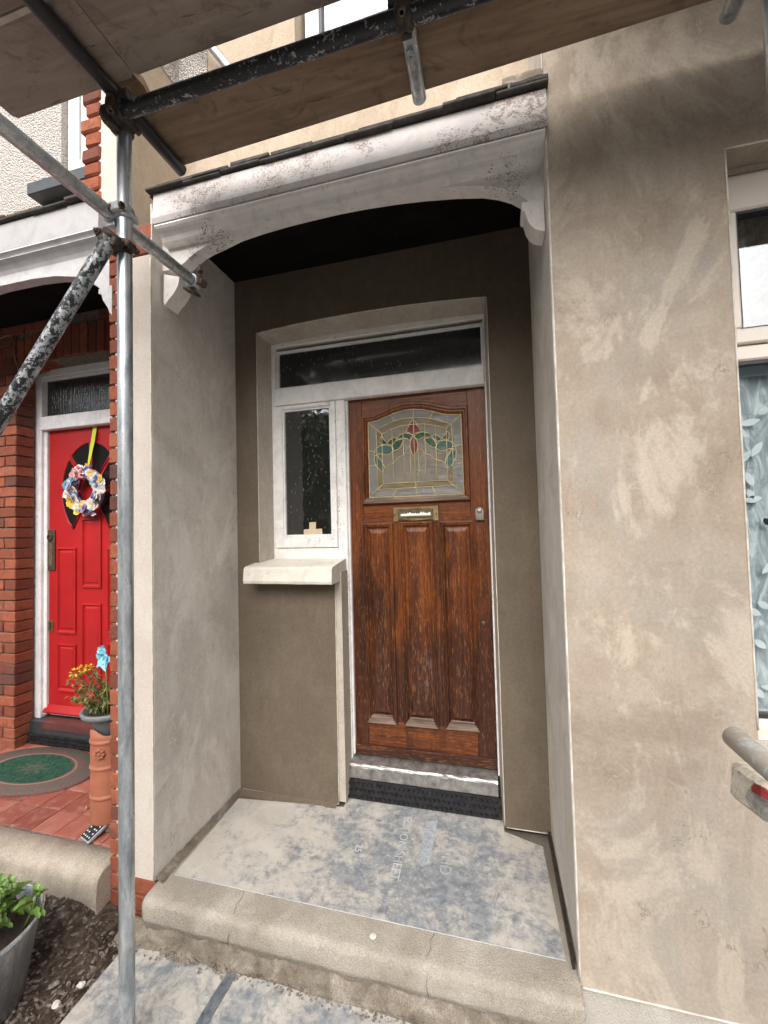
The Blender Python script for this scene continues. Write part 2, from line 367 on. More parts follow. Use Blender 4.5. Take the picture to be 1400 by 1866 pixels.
def sheetmat(name, off=(0, 0, 0), grad=None, thr=.5):
    m = N(name); p = m.pos(loc=off)
    a = m.noise(p, 5.5, 12, .74, .5); b = m.noise(p, 34, 10, .74, .5); st = m.noise(m.pos((3, 14, 1), (0, 0, .5), off), 2, 6, .65)
    k = m.math('ADD', m.math('MULTIPLY', a, .55), m.math('ADD', m.math('MULTIPLY', b, .33), m.math('MULTIPLY', st, .12)))
    if grad: k = m.math('ADD', k, m.math('MULTIPLY', m.math('SUBTRACT', .5, m.blob(grad[0], grad[1], grad[2])), grad[3]))
    dust = m.sstep(k, thr - .075, thr + .065)
    blue = m.ramp(m.noise(p, 26, 6, .7, .5), [(.3, (.125, .138, .158)), (.5, (.215, .232, .252)), (.7, (.37, .375, .38))])
    pale = m.ramp(m.noise(p, 8, 8, .65, .7), [(.3, (.42, .39, .345)), (.7, (.53, .50, .455))])
    c = m.mix(dust, blue, pale)
    c = m.mix(m.math('MULTIPLY', m.sstep(m.voro(p, 9), .05, .03), .6), c, (.25, .23, .2))
    MAT[name] = m.done(c, m.ramp(dust, [(0, .55), (1, .85)]), normal=m.bump(m.math('ADD', m.math('MULTIPLY', dust, .6), m.math('MULTIPLY', b, .6)), .35, .004), spec=.35)
    return m, dust, pale
sheetmat('sheet', (0, 0, 0), ((1.18, .30, 0), 1.0, (1, 1, 1), .15), .497)
sheetmat('sheet_ground', (5, 2, 0), None, .505)
m, d, pl = sheetmat('sheet_print', (0, 0, 0), ((1.18, .30, 0), 1.0, (1, 1, 1), .15), .497)
_p = m.noise(m.pos(), 24, 7, .72, .6)
m.set(m.b.inputs['Base Color'], m.mix(m.sstep(_p, .50, .70), (.56, .60, .63), (.40, .42, .44)))

def concrete(name, a, b, c_, agg=.5, sc=1.0):
    m = N(name); p = m.pos(); n = m.noise(p, 4 * sc, 9, .66, .5); g = m.voro(p, 170); s = m.noise(p, 220, 3, .6); w_ = m.noise(p, 26, 9, .78, .4)
    c = m.ramp(n, [(.3, a), (.52, b), (.7, c_)])
    c = m.mix(m.math('MULTIPLY', m.sstep(w_, .54, .70), .4), c, tuple(x * .55 for x in a))
    c = m.mix(agg * .5, c, m.ramp(s, [(.3, .2), (.7, .8)]), 'OVERLAY')
    h = m.math('ADD', m.math('MULTIPLY', s, .4), m.math('SUBTRACT', m.math('MULTIPLY', w_, .35), m.math('MULTIPLY', g, .4)))
    MAT[name] = m.done(c, .92, normal=m.bump(h, .55, .008), spec=.2)
concrete('concrete', (.255, .225, .18), (.345, .31, .262), (.43, .395, .345), .8)
concrete('concrete_rough', (.10, .08, .06), (.21, .18, .145), (.38, .34, .29), .9, 2.5)
concrete('concrete_pale', (.40, .37, .32), (.48, .45, .40), (.55, .52, .47), .4, 1.4)
concrete('concrete_kerb', (.33, .28, .22), (.44, .39, .32), (.52, .47, .40), .9, 1.5)

def soil(name):
    m = N(name); p = m.pos(); n = m.noise(p, 9, 10, .72, 1.6); f = m.noise(p, 60, 6, .7)
    c = m.ramp(n, [(.3, (.022, .017, .014)), (.48, (.06, .045, .036)), (.6, (.13, .10, .078)), (.75, (.24, .195, .155))])
    c = m.mix(m.sstep(f, .56, .68), c, (.20, .16, .13))
    MAT[name] = m.done(c, .95, normal=m.bump(m.math('ADD', n, m.math('MULTIPLY', f, .6)), .9, .02), spec=.15)
soil('soil')
def chips(name):
    m = N(name); c = m.ramp(m.noise(m.pos(), 45, 3, .6), [(.3, (.05, .038, .03)), (.5, (.14, .105, .08)), (.62, (.22, .20, .19)), (.72, (.40, .36, .32))])
    MAT[name] = m.done(c, .9)
chips('chips')

def redpaint():
    m = N('red_paint'); p = m.pos(); n = m.noise(p, 4, 6, .6, .5)
    c = m.ramp(n, [(.3, (.33, .009, .011)), (.7, (.42, .013, .015))])
    c = m.mix(m.sstep(m.noise(m.pos((30, 30, 6)), 3, 6, .7), .68, .74), c, (.62, .12, .10))
    MAT['red_paint'] = m.done(c, .45, normal=m.bump(m.noise(m.pos((60, 60, 6)), 1, 4), .16, .003), spec=.35)
redpaint()
def tilemat():
    m = N('quarry_tile'); p = m.addv(m.pos(obj=True), m.rnd(), 21)
    c = m.ramp(m.rnd(), [(0, (.22, .060, .042)), (.5, (.30, .088, .06)), (1, (.37, .13, .09))])
    c = m.mix(m.math('MULTIPLY', m.sstep(m.noise(p, 14, 7, .7, .6), .45, .7), .55), c, (.42, .24, .19))
    MAT['quarry_tile'] = m.done(c, .55, normal=m.bump(m.noise(p, 40, 5), .2, .003))
tilemat()
def rugmat(cx, cy, a, b):
    m = N('doormat'); v = m.pos((1 / a, 1 / b, 0), loc=(-cx / a, -cy / b, 0)); s = m.sep(v)
    r = m.math('SQRT', m.math('ADD', m.math('MULTIPLY', s[0], s[0]), m.math('MULTIPLY', s[1], s[1])))
    th = m.math('ARCTAN2', s[1], s[0])
    c = m.mix(m.sstep(m.noise(m.pos(), 60, 5, .7), .35, .65), (.018, .060, .042), (.05, .125, .085))
    brown = m.mix(m.noise(m.pos(), 70, 5, .7), (.10, .055, .045), (.24, .16, .15))
    petal = m.math('ADD', .20, m.math('MULTIPLY', m.math('SINE', m.math('MULTIPLY', th, 8)), .07))
    c = m.mix(m.math('MULTIPLY', m.math('LESS_THAN', r, petal), .22), c, (.25, .17, .13))
    c = m.mix(m.sstep(r, .60, .63), c, brown)
    c = m.mix(m.math('MULTIPLY', m.sstep(m.math('ABSOLUTE', m.math('SUBTRACT', r, .66)), .022, .008), .8), c, (.36, .25, .19))
    teeth = m.math('GREATER_THAN', m.math('SINE', m.math('MULTIPLY', th, 44)), .35)
    ring = m.math('MULTIPLY', m.math('GREATER_THAN', r, .80), m.math('LESS_THAN', r, .90))
    c = m.mix(m.math('MULTIPLY', teeth, m.math('MULTIPLY', ring, .85)), c, (.04, .17, .12))
    MAT['doormat'] = m.done(c, .95, normal=m.bump(m.noise(m.pos(), 260, 3, .7), .9, .006), spec=.1)
RUG = (-1.40, .485, .45, .245)
rugmat(*RUG)
def curtains():
    m = N('net_curtain'); p = m.pos()
    v = m.voro(m.pos((9, 9, 7)), 1.0, 'DISTANCE_TO_EDGE'); fl = m.noise(m.pos((14, 4, 5), (0, .5, 0)), 1.5, 5, .6, 2.5)
    c = m.ramp(m.math('ADD', m.math('MULTIPLY', fl, .8), m.math('MULTIPLY', v, .25)), [(.36, (.30, .345, .37)), (.46, (.47, .52, .54)), (.56, (.68, .74, .76))])
    MAT['net_curtain'] = m.done(c, .9, normal=m.bump(fl, .5, .01))
    m = N('drape'); c = m.ramp(m.noise(m.pos((10, 5, 6), (0, .4, 0)), 1.4, 4, .6, 2.5), [(.4, (.12, .115, .105)), (.6, (.25, .24, .22))])
    MAT['drape'] = m.done(c, .9)
    simple('lace', (.74, .80, .82), .9, var=.08)
    simple('curtain_up', (.30, .40, .46), .9, var=.18, scale=5)
    simple('blind', (.55, .53, .48), .9, var=.05)
curtains()
def blockmat():
    m = N('painted_block'); p = m.pos()
    g = m.noise(m.pos((8, 40, 40)), 2, 6, .7, .5)
    c = m.ramp(g, [(.3, (.24, .19, .14)), (.46, (.56, .50, .41)), (.7, (.72, .67, .57))])
    bl = m.blob(tuple(atT(1374, 1452, .89)), .050); t = m.noise(p, 45, 5, .6)
    c = m.mix(m.sstep(m.math('ADD', bl, m.math('MULTIPLY', t, .5)), .62, .70), c, (.28, .03, .028))
    bl2 = m.blob(tuple(atT(1378, 1474, .89)), .030)
    c = m.mix(m.sstep(m.math('ADD', bl2, m.math('MULTIPLY', t, .5)), .62, .72), c, (.24, .36, .36))
    MAT['painted_block'] = m.done(c, .8, normal=m.bump(g, .6, .006))
blockmat()

# ------------------------------------------------------------------ mesh helpers
class MB:
    def __init__(s): s.bm = bmesh.new()
    def box(s, x0, x1, y0, y1, z0, z1, bev=0, seg=1):
        r = bmesh.ops.create_cube(s.bm, size=1, matrix=Matrix.Translation(((x0 + x1) / 2, (y0 + y1) / 2, (z0 + z1) / 2)) @ Matrix.Diagonal((abs(x1 - x0), abs(y1 - y0), abs(z1 - z0), 1)))
        if bev: s._bev(r['verts'], bev, seg)
        return s
    def obox(s, mat, sx, sy, sz, bev=0, seg=1):
        r = bmesh.ops.create_cube(s.bm, size=1, matrix=mat @ Matrix.Diagonal((sx, sy, sz, 1)))
        if bev: s._bev(r['verts'], bev, seg)
        return s
    def _bev(s, vs, bev, seg):
        es = list({e for v in vs for e in v.link_edges})
        bmesh.ops.bevel(s.bm, geom=es, offset=bev, segments=seg, affect='EDGES', profile=.5)
    def face(s, pts, smooth=False):
        f = s.bm.faces.new([s.bm.verts.new(p) for p in pts]); f.smooth = smooth; return f
    def grid(s, rows, smooth=True, close=False):
        vs = [[s.bm.verts.new(p) for p in r] for r in rows]
        n = len(vs[0])
        for a, b in zip(vs[:-1], vs[1:]):
            for i in range(n if close else n - 1):
                j = (i + 1) % n
                f = s.bm.faces.new((a[i], a[j], b[j], b[i])); f.smooth = smooth
        return vs
    def sweep(s, pts, r, n=8, cap=True, rads=None):
        pts = [Vector(p) for p in pts]; rows = []
        up = None
        for i, p in enumerate(pts):
            t = (pts[min(i + 1, len(pts) - 1)] - pts[max(i - 1, 0)]).normalized()
            if up is None:
                up = Vector((0, 0, 1)) if abs(t.z) < .9 else Vector((1, 0, 0))
            a = t.cross(up).normalized(); up = a.cross(t).normalized()
            rr = rads[i] if rads else r
            rows.append([p + (a * math.cos(k * 2 * math.pi / n) + up * math.sin(k * 2 * math.pi / n)) * rr for k in range(n)])
        vs = s.grid(rows, True, True)
        if cap:
            s.bm.faces.new(list(reversed(vs[0]))); s.bm.faces.new(vs[-1])
        return s
    def pipe(s, p0, p1, r=.0242, n=20, hollow=True):
        p0, p1 = Vector(p0), Vector(p1); d = (p1 - p0).normalized()
        if not hollow: return s.sweep([p0, p1], r, n)
        ax = d.orthogonal().normalized(); ay = d.cross(ax)
        ring = lambda c, rr: [c + (ax * math.cos(k * 2 * math.pi / n) + ay * math.sin(k * 2 * math.pi / n)) * rr for k in range(n)]
        L = (p1 - p0).length; ri = r - .004; dp = min(.12, L / 3)
        prof = [(p0 + d * dp, ri * .99), (p0, ri), (p0, r - .001), (p0 + d * .001, r)]
        k = max(2, int(L / .15))
        prof += [(p0 + d * L * i / k, r) for i in range(1, k)]
        prof += [(p1 - d * .001, r), (p1, r - .001), (p1, ri), (p1 - d * dp, ri * .99)]
        vs = s.grid([ring(c, rr) for c, rr in prof], True, True)
        s.bm.faces.new(list(reversed(vs[0]))); s.bm.faces.new(vs[-1])
        return s
    def prism(s, pts, y0, y1, smooth=False):      # outline in x,z
        a = [s.bm.verts.new((p[0], y0, p[1])) for p in pts]; b = [s.bm.verts.new((p[0], y1, p[1])) for p in pts]
        s.bm.faces.new(a); s.bm.faces.new(list(reversed(b)))
        n = len(pts)
        for i in range(n):
            f = s.bm.faces.new((a[(i + 1) % n], a[i], b[i], b[(i + 1) % n])); f.smooth = smooth
        return s
    def prismx(s, pts, x0, x1, smooth=False, cuts=1, jit=0):     # outline in y,z
        n = len(pts); rows = []
        for k in range(cuts + 1):
            x = x0 + (x1 - x0) * k / cuts
            rows.append([s.bm.verts.new((x, p[0] + (random.uniform(-jit, jit) if jit else 0), p[1] + (random.uniform(-jit, jit) if jit else 0))) for p in pts])
        s.bm.faces.new(list(reversed(rows[0]))); s.bm.faces.new(rows[-1])
        for a, b in zip(rows[:-1], rows[1:]):
            for i in range(n):
                f = s.bm.faces.new((a[i], a[(i + 1) % n], b[(i + 1) % n], b[i])); f.smooth = smooth
        return s
    def lathe(s, prof, c, n=32, a0=0, a1=2 * math.pi, ax=1, ay=1):
        full = abs(a1 - a0 - 2 * math.pi) < 1e-6; k = n if full else n + 1
        rows = [[(c[0] + r * ax * math.cos(a0 + (a1 - a0) * i / n), c[1] + r * ay * math.sin(a0 + (a1 - a0) * i / n), c[2] + z) for i in range(k)] for r, z in prof]
        s.grid(rows, True, full); return s
    def ico(s, c, r, sub=1, sq=(1, 1, 1), jit=0, rot=None):
        m = Matrix.Translation(c) @ (rot or Matrix.Identity(4)) @ Matrix.Diagonal((sq[0], sq[1], sq[2], 1))
        q = bmesh.ops.create_icosphere(s.bm, subdivisions=sub, radius=r, matrix=m)
        if jit:
            for v in q['verts']: v.co += Vector([random.uniform(-jit, jit) for _ in range(3)])
        return s
    def ringpanel(s, x0, x1, z0, z1, y, prof):    # prof: (inset sides, inset top, inset bottom, proud)
        rows = []
        for a, t, b, h in prof:
            rows.append([(x0 + a, y - h, z0 + b), (x1 - a, y - h, z0 + b), (x1 - a, y - h, z1 - t), (x0 + a, y - h, z1 - t)])
        vs = s.grid(rows, False, True); s.bm.faces.new(vs[-1]); return s
    def build(s, name, mat, parent=None, shade=None, label=None):
        bmesh.ops.remove_doubles(s.bm, verts=s.bm.verts, dist=1e-6)
        bmesh.ops.recalc_face_normals(s.bm, faces=s.bm.faces)
        if shade is not None:
            for f in s.bm.faces: f.smooth = shade
        cs = [v.co for v in s.bm.verts]
        lo = Vector((min(c.x for c in cs), min(c.y for c in cs), min(c.z for c in cs))); hi = Vector((max(c.x for c in cs), max(c.y for c in cs), max(c.z for c in cs)))
        c = (lo + hi) / 2
        if parent is None: c.z = lo.z
        bmesh.ops.translate(s.bm, verts=s.bm.verts, vec=-c)
        me = bpy.data.meshes.new(name); s.bm.to_mesh(me); s.bm.free()
        me.materials.append(MAT[mat] if isinstance(mat, str) else mat)
        return link(name, me, c, parent, label)
WLOC = {}
def link(name, me, c, parent=None, label=None):
    o = bpy.data.objects.new(name, me); COL.objects.link(o)
    WLOC[o.name] = Vector(c)
    if parent is not None:
        o.parent = parent; o.location = Vector(c) - WLOC[parent.name]
    else: o.location = c
    if label: o['label'] = label
    return o
def thing(name, label, cat, loc=(0, 0, 0), group=None):
    o = link(name, None, loc); o.empty_display_size = .1
    o['label'] = label; o['category'] = cat
    if group: o['group'] = group
    return o
def tag(o, label, cat, group=None):
    o['label'] = label; o['category'] = cat
    if group: o['group'] = group
    return o
def structure(o, label=None):
    o['kind'] = 'structure'
    if label: o['label'] = label
    return o
def stuff(o, label=None):
    o['kind'] = 'stuff'
    if label: o['label'] = label
    return o
def subdiv(o, n):
    md = o.modifiers.new('s', 'SUBSURF'); md.levels = n; md.render_levels = n; return o

W, D = 1.7421, 0.6518
XP = -.235            # pier left
UYP = .35
FY = .765             # door frame face
DY = .800             # door face

# ------------------------------------------------------------------ setting: ground
g = MB(); g.face([(-90, -60, -.30), (90, -60, -.30), (90, 60, -.30), (-90, 60, -.30)])
structure(g.build('ground', 'pavement'), 'grey paved ground of the street')
g = MB(); g.face([(-60, -13, -.292), (60, -13, -.292), (60, -5.5, -.292), (-60, -5.5, -.292)])
structure(g.build('road', 'road'), 'dark asphalt road')
# soil bed
def soil_h(x, y):
    v = Vector((x * 5, y * 5, 0)); return .018 * mnoise.noise(v) + .012 * mnoise.noise(v * 3.1) + .006 * mnoise.noise(v * 8) + .012 * mnoise.ridged_multi_fractal(v * .9, 1, 2, 3, 1, 2) * .4
g = MB(); rows = []
for j in range(71):
    y = -1.25 + 1.3 * j / 70; rows.append([(x, y, -.195 + soil_h(x, y) + .105 * max(0, min(1, (y + .34) / .26)) ** 1.5 * max(0, min(1, (-.12 - x) / .2))) for x in [-2.2 + 2.35 * i / 120 for i in range(121)]])
g.grid(rows); structure(g.build('soil_bed', 'soil'), 'dark damp soil bed littered with bark and chippings')

# ------------------------------------------------------------------ OUR HOUSE
house = thing('terraced_house', 'beige cement-rendered terraced house with open arched porch and brown wooden front door', 'house', (.87, .35, -.2))
# front wall right of the porch, with window opening
WX, WZ1, WZ0 = 2.288, 2.765, .885
g = MB(); g.box(W, WX, 0, .30, -.02, 5.4); g.box(WX, 3.5, 0, .30, WZ1, 5.4); g.box(WX, 3.5, 0, .30, -.02, WZ0 - .03); g.box(3.5, 5.0, 0, .3, -.02, 5.4)
g.build('front_wall', 'plaster_tan', house, label='wide tan rendered wall right of the porch')
g = MB(); g.box(W, W + .012, .30, D, -.05, 5.4); g.build('porch_side_wall', 'plaster_grey', house, label='right porch cheek')
# the whole right cheek is a skin over the wall end
g = MB(); g.box(W - .004, W, .004, D, .0, 3.115); g.build('porch_side_wall', 'plaster_grey', house, label='right inner side of the porch, smooth grey render')
g = MB(); g.box(W + .006, 3.5, .008, .3, -.30, -.023); g.build('plinth', 'concrete_pale', house, label='pale plinth under the tan wall')
# left pier
g = MB(); g.box(XP + .03, 0, .0, D, .005, 2.855); 
pier = g.build('pier', 'plaster_pale', house, label='narrow pale rendered pier left of the porch')
g = MB(); g.box(-.003, .004, .004, D, .005, 3.10); g.build('porch_side_wall', 'plaster_grey', house, label='left inner side of the porch, mottled grey render')
g = MB(); g.box(-.30, -.13, .0, .9, 3.02, 5.4); g.build('pier', 'plaster_cream', house, label='upper pier above the porch eaves')
g = MB(); g.box(-.30, -.129, .02, .36, 4.05, 5.4); g.box(-.127, .058, UYP - .008, UYP + .002, 3.95, 5.4); g.build('pebbledash_patch', 'pebbledash', house)
g = MB(); g.box(-.145, -.127, .012, .35, 4.05, 5.4); g.build('pebbledash_patch', 'pebbledash', house, label='pebbledashed cheek of the upper pier')
UYP_ = 0
# back wall of the porch : built from blocks round the opening
hx0, hx1 = .153, 1.519
def hole_top(x): t = (x - hx0) / (hx1 - hx0); return 2.752 + .028 * 4 * t * (1 - t)
g = MB()
top = [(hx0 + (hx1 - hx0) * i / 14, hole_top(hx0 + (hx1 - hx0) * i / 14)) for i in range(15)]
g.prism([(0, 3.12), (0, 2.752 - .0)] + top + [(W, 2.752), (W, 3.12)], D, D + .3)
g.box(0, hx0, D, D + .3, 1.30, 2.752)
g.box(hx1, W, D, D + .3, .015, 2.752)
g.build('porch_back_wall', 'plaster_damp', house, label='dark olive freshly rendered back wall around the door')
g = MB(); g.prism([(0, .01), (.628, .005), (.632, 1.30), (0, 1.30)], D, D + .12)
g.build('low_wall', 'plaster_damp', house, label='low olive rendered wall beneath the side window')
g = MB(); g.box(.629, .668, D + .004, FY + .06, .02, 1.30); g.build('reveal', 'plaster_reveal', house, label='grey reveal left of the door')
# reveals
g = MB()
it = [(.187 + (1.503 - .187) * i / 14, 2.722 + .014 * 4 * (i / 14) * (1 - i / 14)) for i in range(15)]
rows = [[(x, D + .001, z) for x, z in top], [(x, FY, z) for x, z in it]]
g.grid(rows, True)
g.build('reveal', 'plaster_reveal', house, label='shallow arched reveal over the fanlight')
g = MB(); g.face([(hx0, D + .001, 1.30), (.187, FY, 1.30), (.187, FY, 2.722), (hx0, D + .001, 2.752)]); g.build('reveal', 'plaster_reveal', house, label='reveal left of the side window')
g = MB(); g.face([(hx1, D + .001, .015), (1.503, FY, .015), (1.503, FY, 2.722), (hx1, D + .001, 2.752)]); g.build('reveal', 'plaster_reveal', house, label='reveal right of the door')
# corner beads
def bead(pts, r=.0028, lab=None):
    q = []
    for a, b in zip(pts[:-1], pts[1:]):
        a, b = Vector(a), Vector(b); k = max(1, int((b - a).length / .06))
        q += [a + (b - a) * i / k + Vector((mnoise.noise((a + (b - a) * i / k) * 9 + Vector((3, 0, 0))), 0, mnoise.noise((a + (b - a) * i / k) * 9))) * .0011 for i in range(k)]
    q.append(Vector(pts[-1])); pts = q
    g = MB(); g.sweep(pts, r, 6); g.build('corner_bead', 'bead', house, label=lab)
bead([(W, -.001, -.02), (W, -.001, 3.1)], .0035, 'pale bead on the right arris of the porch')
bead([(0, -.001, .005), (0, -.001, 2.84)], .003, 'pale bead on the left arris of the porch')
bead([(x, D - .001, z) for x, z in top], .0026); bead([(hx0, D - .001, 1.36), (hx0, D - .001, 2.752)], .0026); bead([(hx1, D - .001, .02), (hx1, D - .001, 2.752)], .0026)
bead([(.628, D - .001, .008), (.632, D - .001, 1.235)], .0026); bead([(.02, D - .001, .012), (.626, D - .001, .007)], .0026); bead([(hx1 + .01, D - .001, .018), (W - .01, D - .001, .018)], .0026)
bead([(W + .005, -.002, -.021), (2.5, -.002, -.024), (3.4, -.002, -.026)], .0035)
bead([(WX, -.001, WZ0), (WX, -.001, WZ1), (3.5, -.001, WZ1)], .003)
# porch ceiling + canopy
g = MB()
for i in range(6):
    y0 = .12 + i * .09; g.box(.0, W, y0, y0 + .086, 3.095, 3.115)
for_ceiling = g.build('porch_ceiling', 'shade_black_timber', house, label='porch ceiling boards with shade put into their near-black colour')
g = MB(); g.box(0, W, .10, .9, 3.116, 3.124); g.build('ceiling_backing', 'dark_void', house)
# fascia: moulded boards, x from fx0 to right wall
FASC = [((.22, 0, 3.06), .17, 1.0), ((.36, 0, 3.085), .12, 1.0), ((.47, 0, 3.03), .09, .8), ((.64, .0, 3.055), .12, 1.1), ((.80, 0, 3.07), .10, 1.15), ((.92, 0, 3.06), .09, 1.0), ((1.07, 0, 3.075), .085, 1.2), ((1.62, 0, 3.05), .16, 1.5), ((1.72, 0, 3.06), .14, 1.7), ((1.40, 0, 2.99), .10, 1.2), ((1.53, 0, 3.0), .09, 1.4)]
peel('paint_fascia', FASC, base=(.52, .485, .475), amount=-.02)
peel('paint_spandrel', [((.30, .07, 2.91), .10, .8), ((.18, .07, 2.86), .06, .6), ((1.60, .07, 2.88), .10, .45), ((.985, .1, 2.91), .03, 1.6)], base=(.84, .80, .775), amount=-.045)
canopy = thing_c = house
g = MB(); g.prismx([(-.012, 3.125), (-.018, 3.05), (-.026, 3.0), (-.020, 2.978), (.05, 2.978), (.05, 3.125)], .030, W + .004, cuts=1)
g.build('fascia_board', 'paint_fascia', house, label='top fascia board with flaking white paint')
g = MB(); g.prismx([(-.014, 2.977), (-.018, 2.966), (-.010, 2.957), (.006, 2.952), (.022, 2.938), (.032, 2.922), (.040, 2.915), (.09, 2.915), (.09, 2.977)], .038, W - .004, smooth=False)
g.build('fascia_moulding', 'paint_spandrel', house, label='cream cove moulding under the fascia board')
SY = .07
arch = [xz(u, v, SY) for u, v in ((332, 482), (345, 470), (359, 458), (376, 448), (394, 440), (427, 423), (467, 409), (510, 396), (556, 384), (610, 371), (660, 361), (715, 352), (771, 345), (830, 340), (880, 338.5), (909, 342), (934, 349), (953, 359), (963, 367))]
g = MB(); g.prism([(.004, 2.975), (.004, 2.815), (arch[0][0] - .012, 2.815)] + arch + [(arch[-1][0] + .004, arch[-1][1] - .012), (W - .004, arch[-1][1] - .012), (W - .004, 2.975)], SY, SY + .065)
g.build('spandrel', 'paint_spandrel', house, label='white arched timber spandrel across the porch mouth')
def corbel(pts, y0=SY - .012, y1=SY + .075):
    g = MB(); g.prism(pts, y0, y1); return g.build('corbel', 'paint_spandrel', house)
cl = corbel([xz(*q, SY - .012) for q in ((299, 500), (327, 504), (326, 514), (324, 521), (320, 529), (315, 537), (308, 545), (303, 552), (300, 557), (298, 548))]); cl['label'] = 'left white timber corbel'
cr = corbel([xz(*q, SY - .012) for q in ((951, 369), (991, 362), (993, 400), (994, 420), (985, 420), (975, 417), (968, 411), (963, 404), (960, 396), (957, 386), (951, 383))]); cr['label'] = 'right white timber corbel'
# flat canopy top: slates / lead edge
rs = random.Random(3)
for i in range(9):
    x0 = .005 + i * .196; x1 = x0 + .192 + (0.006 if i % 3 == 0 else 0)
    z = 3.128 + rs.uniform(-.002, .004); t = rs.uniform(.010, .016)
    g = MB(); g.box(x0, min(x1, W + .012), -.035 + rs.uniform(-.012, .010), .36, z, z + t, .003)
    g.build('canopy_slate', 'slate', house)
    g = MB(); g.box(x0 + .05, min(x1 + .045, W + .012), -.025 + rs.uniform(-.012, .012), .36, z + t + .002, z + t + rs.uniform(.014, .024), .003)
    g.build('canopy_slate', 'slate', house)
g = MB(); g.box(0, W, -.005, .36, 3.126, 3.1275); g.build('canopy_felt', 'slate', house)
g = MB(); g.prismx([(.0, 3.17), (-.01, 3.185), (.02, 3.24), (.35, 3.26), (.35, 3.17)], 1.60, W - .002, cuts=6, jit=.004); g.build('mortar_fillet', 'concrete_rough', house)
# upper wall above the canopy with a window
UY = .35
uwx = xz(537, 50, UY)[0]
g = MB(); g.box(-.13, uwx, UY, .7, 3.15, 6); g.box(uwx, 1.6, UY, .7, 3.15, 3.75); g.box(1.6, W, UY, .7, 3.15, 6); g.box(uwx, 1.6, UY, .7, 5.4, 6)
g.build('upper_wall', 'plaster_cream', house, label='cream upper wall set back above the porch')
g = MB(); g.box(W - .004, W + .012, .02, UY, 3.2, 5.4); g.build('upper_cheek', 'plaster_grey', house)
# upper window
uw = link('upper_window', None, (1.1, UY + .1, 3.8), house, 'upstairs window glimpsed between the scaffold boards')
y = UY + .085
g = MB(); g.box(uwx + .02, uwx + .10, y, y + .06, 3.75, 5.4, .004); g.box(1.52, 1.6, y, y + .06, 3.75, 5.4, .004); g.box(uwx + .1, 1.52, y, y + .06, 3.75, 3.83, .004); g.box(uwx + .1, 1.52, y, y + .06, 5.3, 5.4, .004)
g.build('frame', 'upvc_white', uw)
g = MB(); g.box(uwx + .10, uwx + .115, y + .01, y + .05, 3.83, 5.3); g.build('seal', 'seal', uw)
g = MB(); g.box(uwx + .115, 1.52, y + .03, y + .034, 3.83, 5.3); g.build('pane', 'glass_clear', uw)
g = MB(); rows = []
for z in (3.8, 5.4): rows.append([(uwx + .05 + .9 * i / 60, y + .10 + .02 * math.sin(i * 1.1) + .012 * math.sin(i * .37), z) for i in range(61)])
g.grid(rows); g.build('curtain', 'curtain_up', uw)
# bottom of the pier : old brick showing
def brick_mesh(l, h, d, seed, bev=.004):
    g = bmesh.new(); r = bmesh.ops.create_cube(g, size=1, matrix=Matrix.Diagonal((l, d, h, 1)))
    bmesh.ops.bevel(g, geom=list(g.edges), offset=bev, segments=1, affect='EDGES')
    rr = random.Random(seed)
    for v in g.verts: v.co += Vector((rr.uniform(-.0016, .0016), rr.uniform(-.002, .002), rr.uniform(-.0016, .0016)))
    bmesh.ops.recalc_face_normals(g, faces=g.faces)
    me = bpy.data.meshes.new('brick'); g.to_mesh(me); g.free(); return me
BM = {}
rb = random.Random(11)
def put_brick(x0, x1, y0, y1, z0, z1, parent, mat='brick', rot=None, bev=.004):
    key = (round(x1 - x0, 3), round(z1 - z0, 3), round(y1 - y0, 3), rb.randrange(3), mat)
    if key not in BM:
        BM[key] = brick_mesh(x1 - x0, z1 - z0, y1 - y0, hash(key[:4]) & 255, bev); BM[key].materials.append(MAT[mat])
    c = Vector(((x0 + x1) / 2 + rb.uniform(-.001, .001), (y0 + y1) / 2 + rb.uniform(-.002, .002), (z0 + z1) / 2))
    o = link('brick', BM[key], c, parent)
    o.rotation_euler = rot or (rb.uniform(-.006, .006), rb.uniform(-.008, .008), rb.uniform(-.01, .01))
    return o
foot = MB().box(XP + .02, -.002, .012, D, -.32, .004).build('pier_foot', 'mortar_pale', house, label='old red brick foot of the pier')
for k in range(4):
    z = -.285 + k * .073
    for x0, x1 in (((-.232, -.125), (-.115, .004)) if k % 2 else ((-.232, -.015),)):
        put_brick(x0, x1, .0, .10, z, z + .064, foot, 'brick_worn')
cap = MB().box(XP + .02, -.004, .012, .4, 2.856, 3.02).build('pier_capital', 'mortar', house, label='exposed red brick band between lower and upper pier')
for k in range(2):
    z = 2.864 + k * .075
    for x0, x1 in (((-.225, -.118), (-.108, .002)) if k % 2 else ((-.225, .002),)):
        put_brick(x0, x1, .0, .10, z, z + .066, cap)
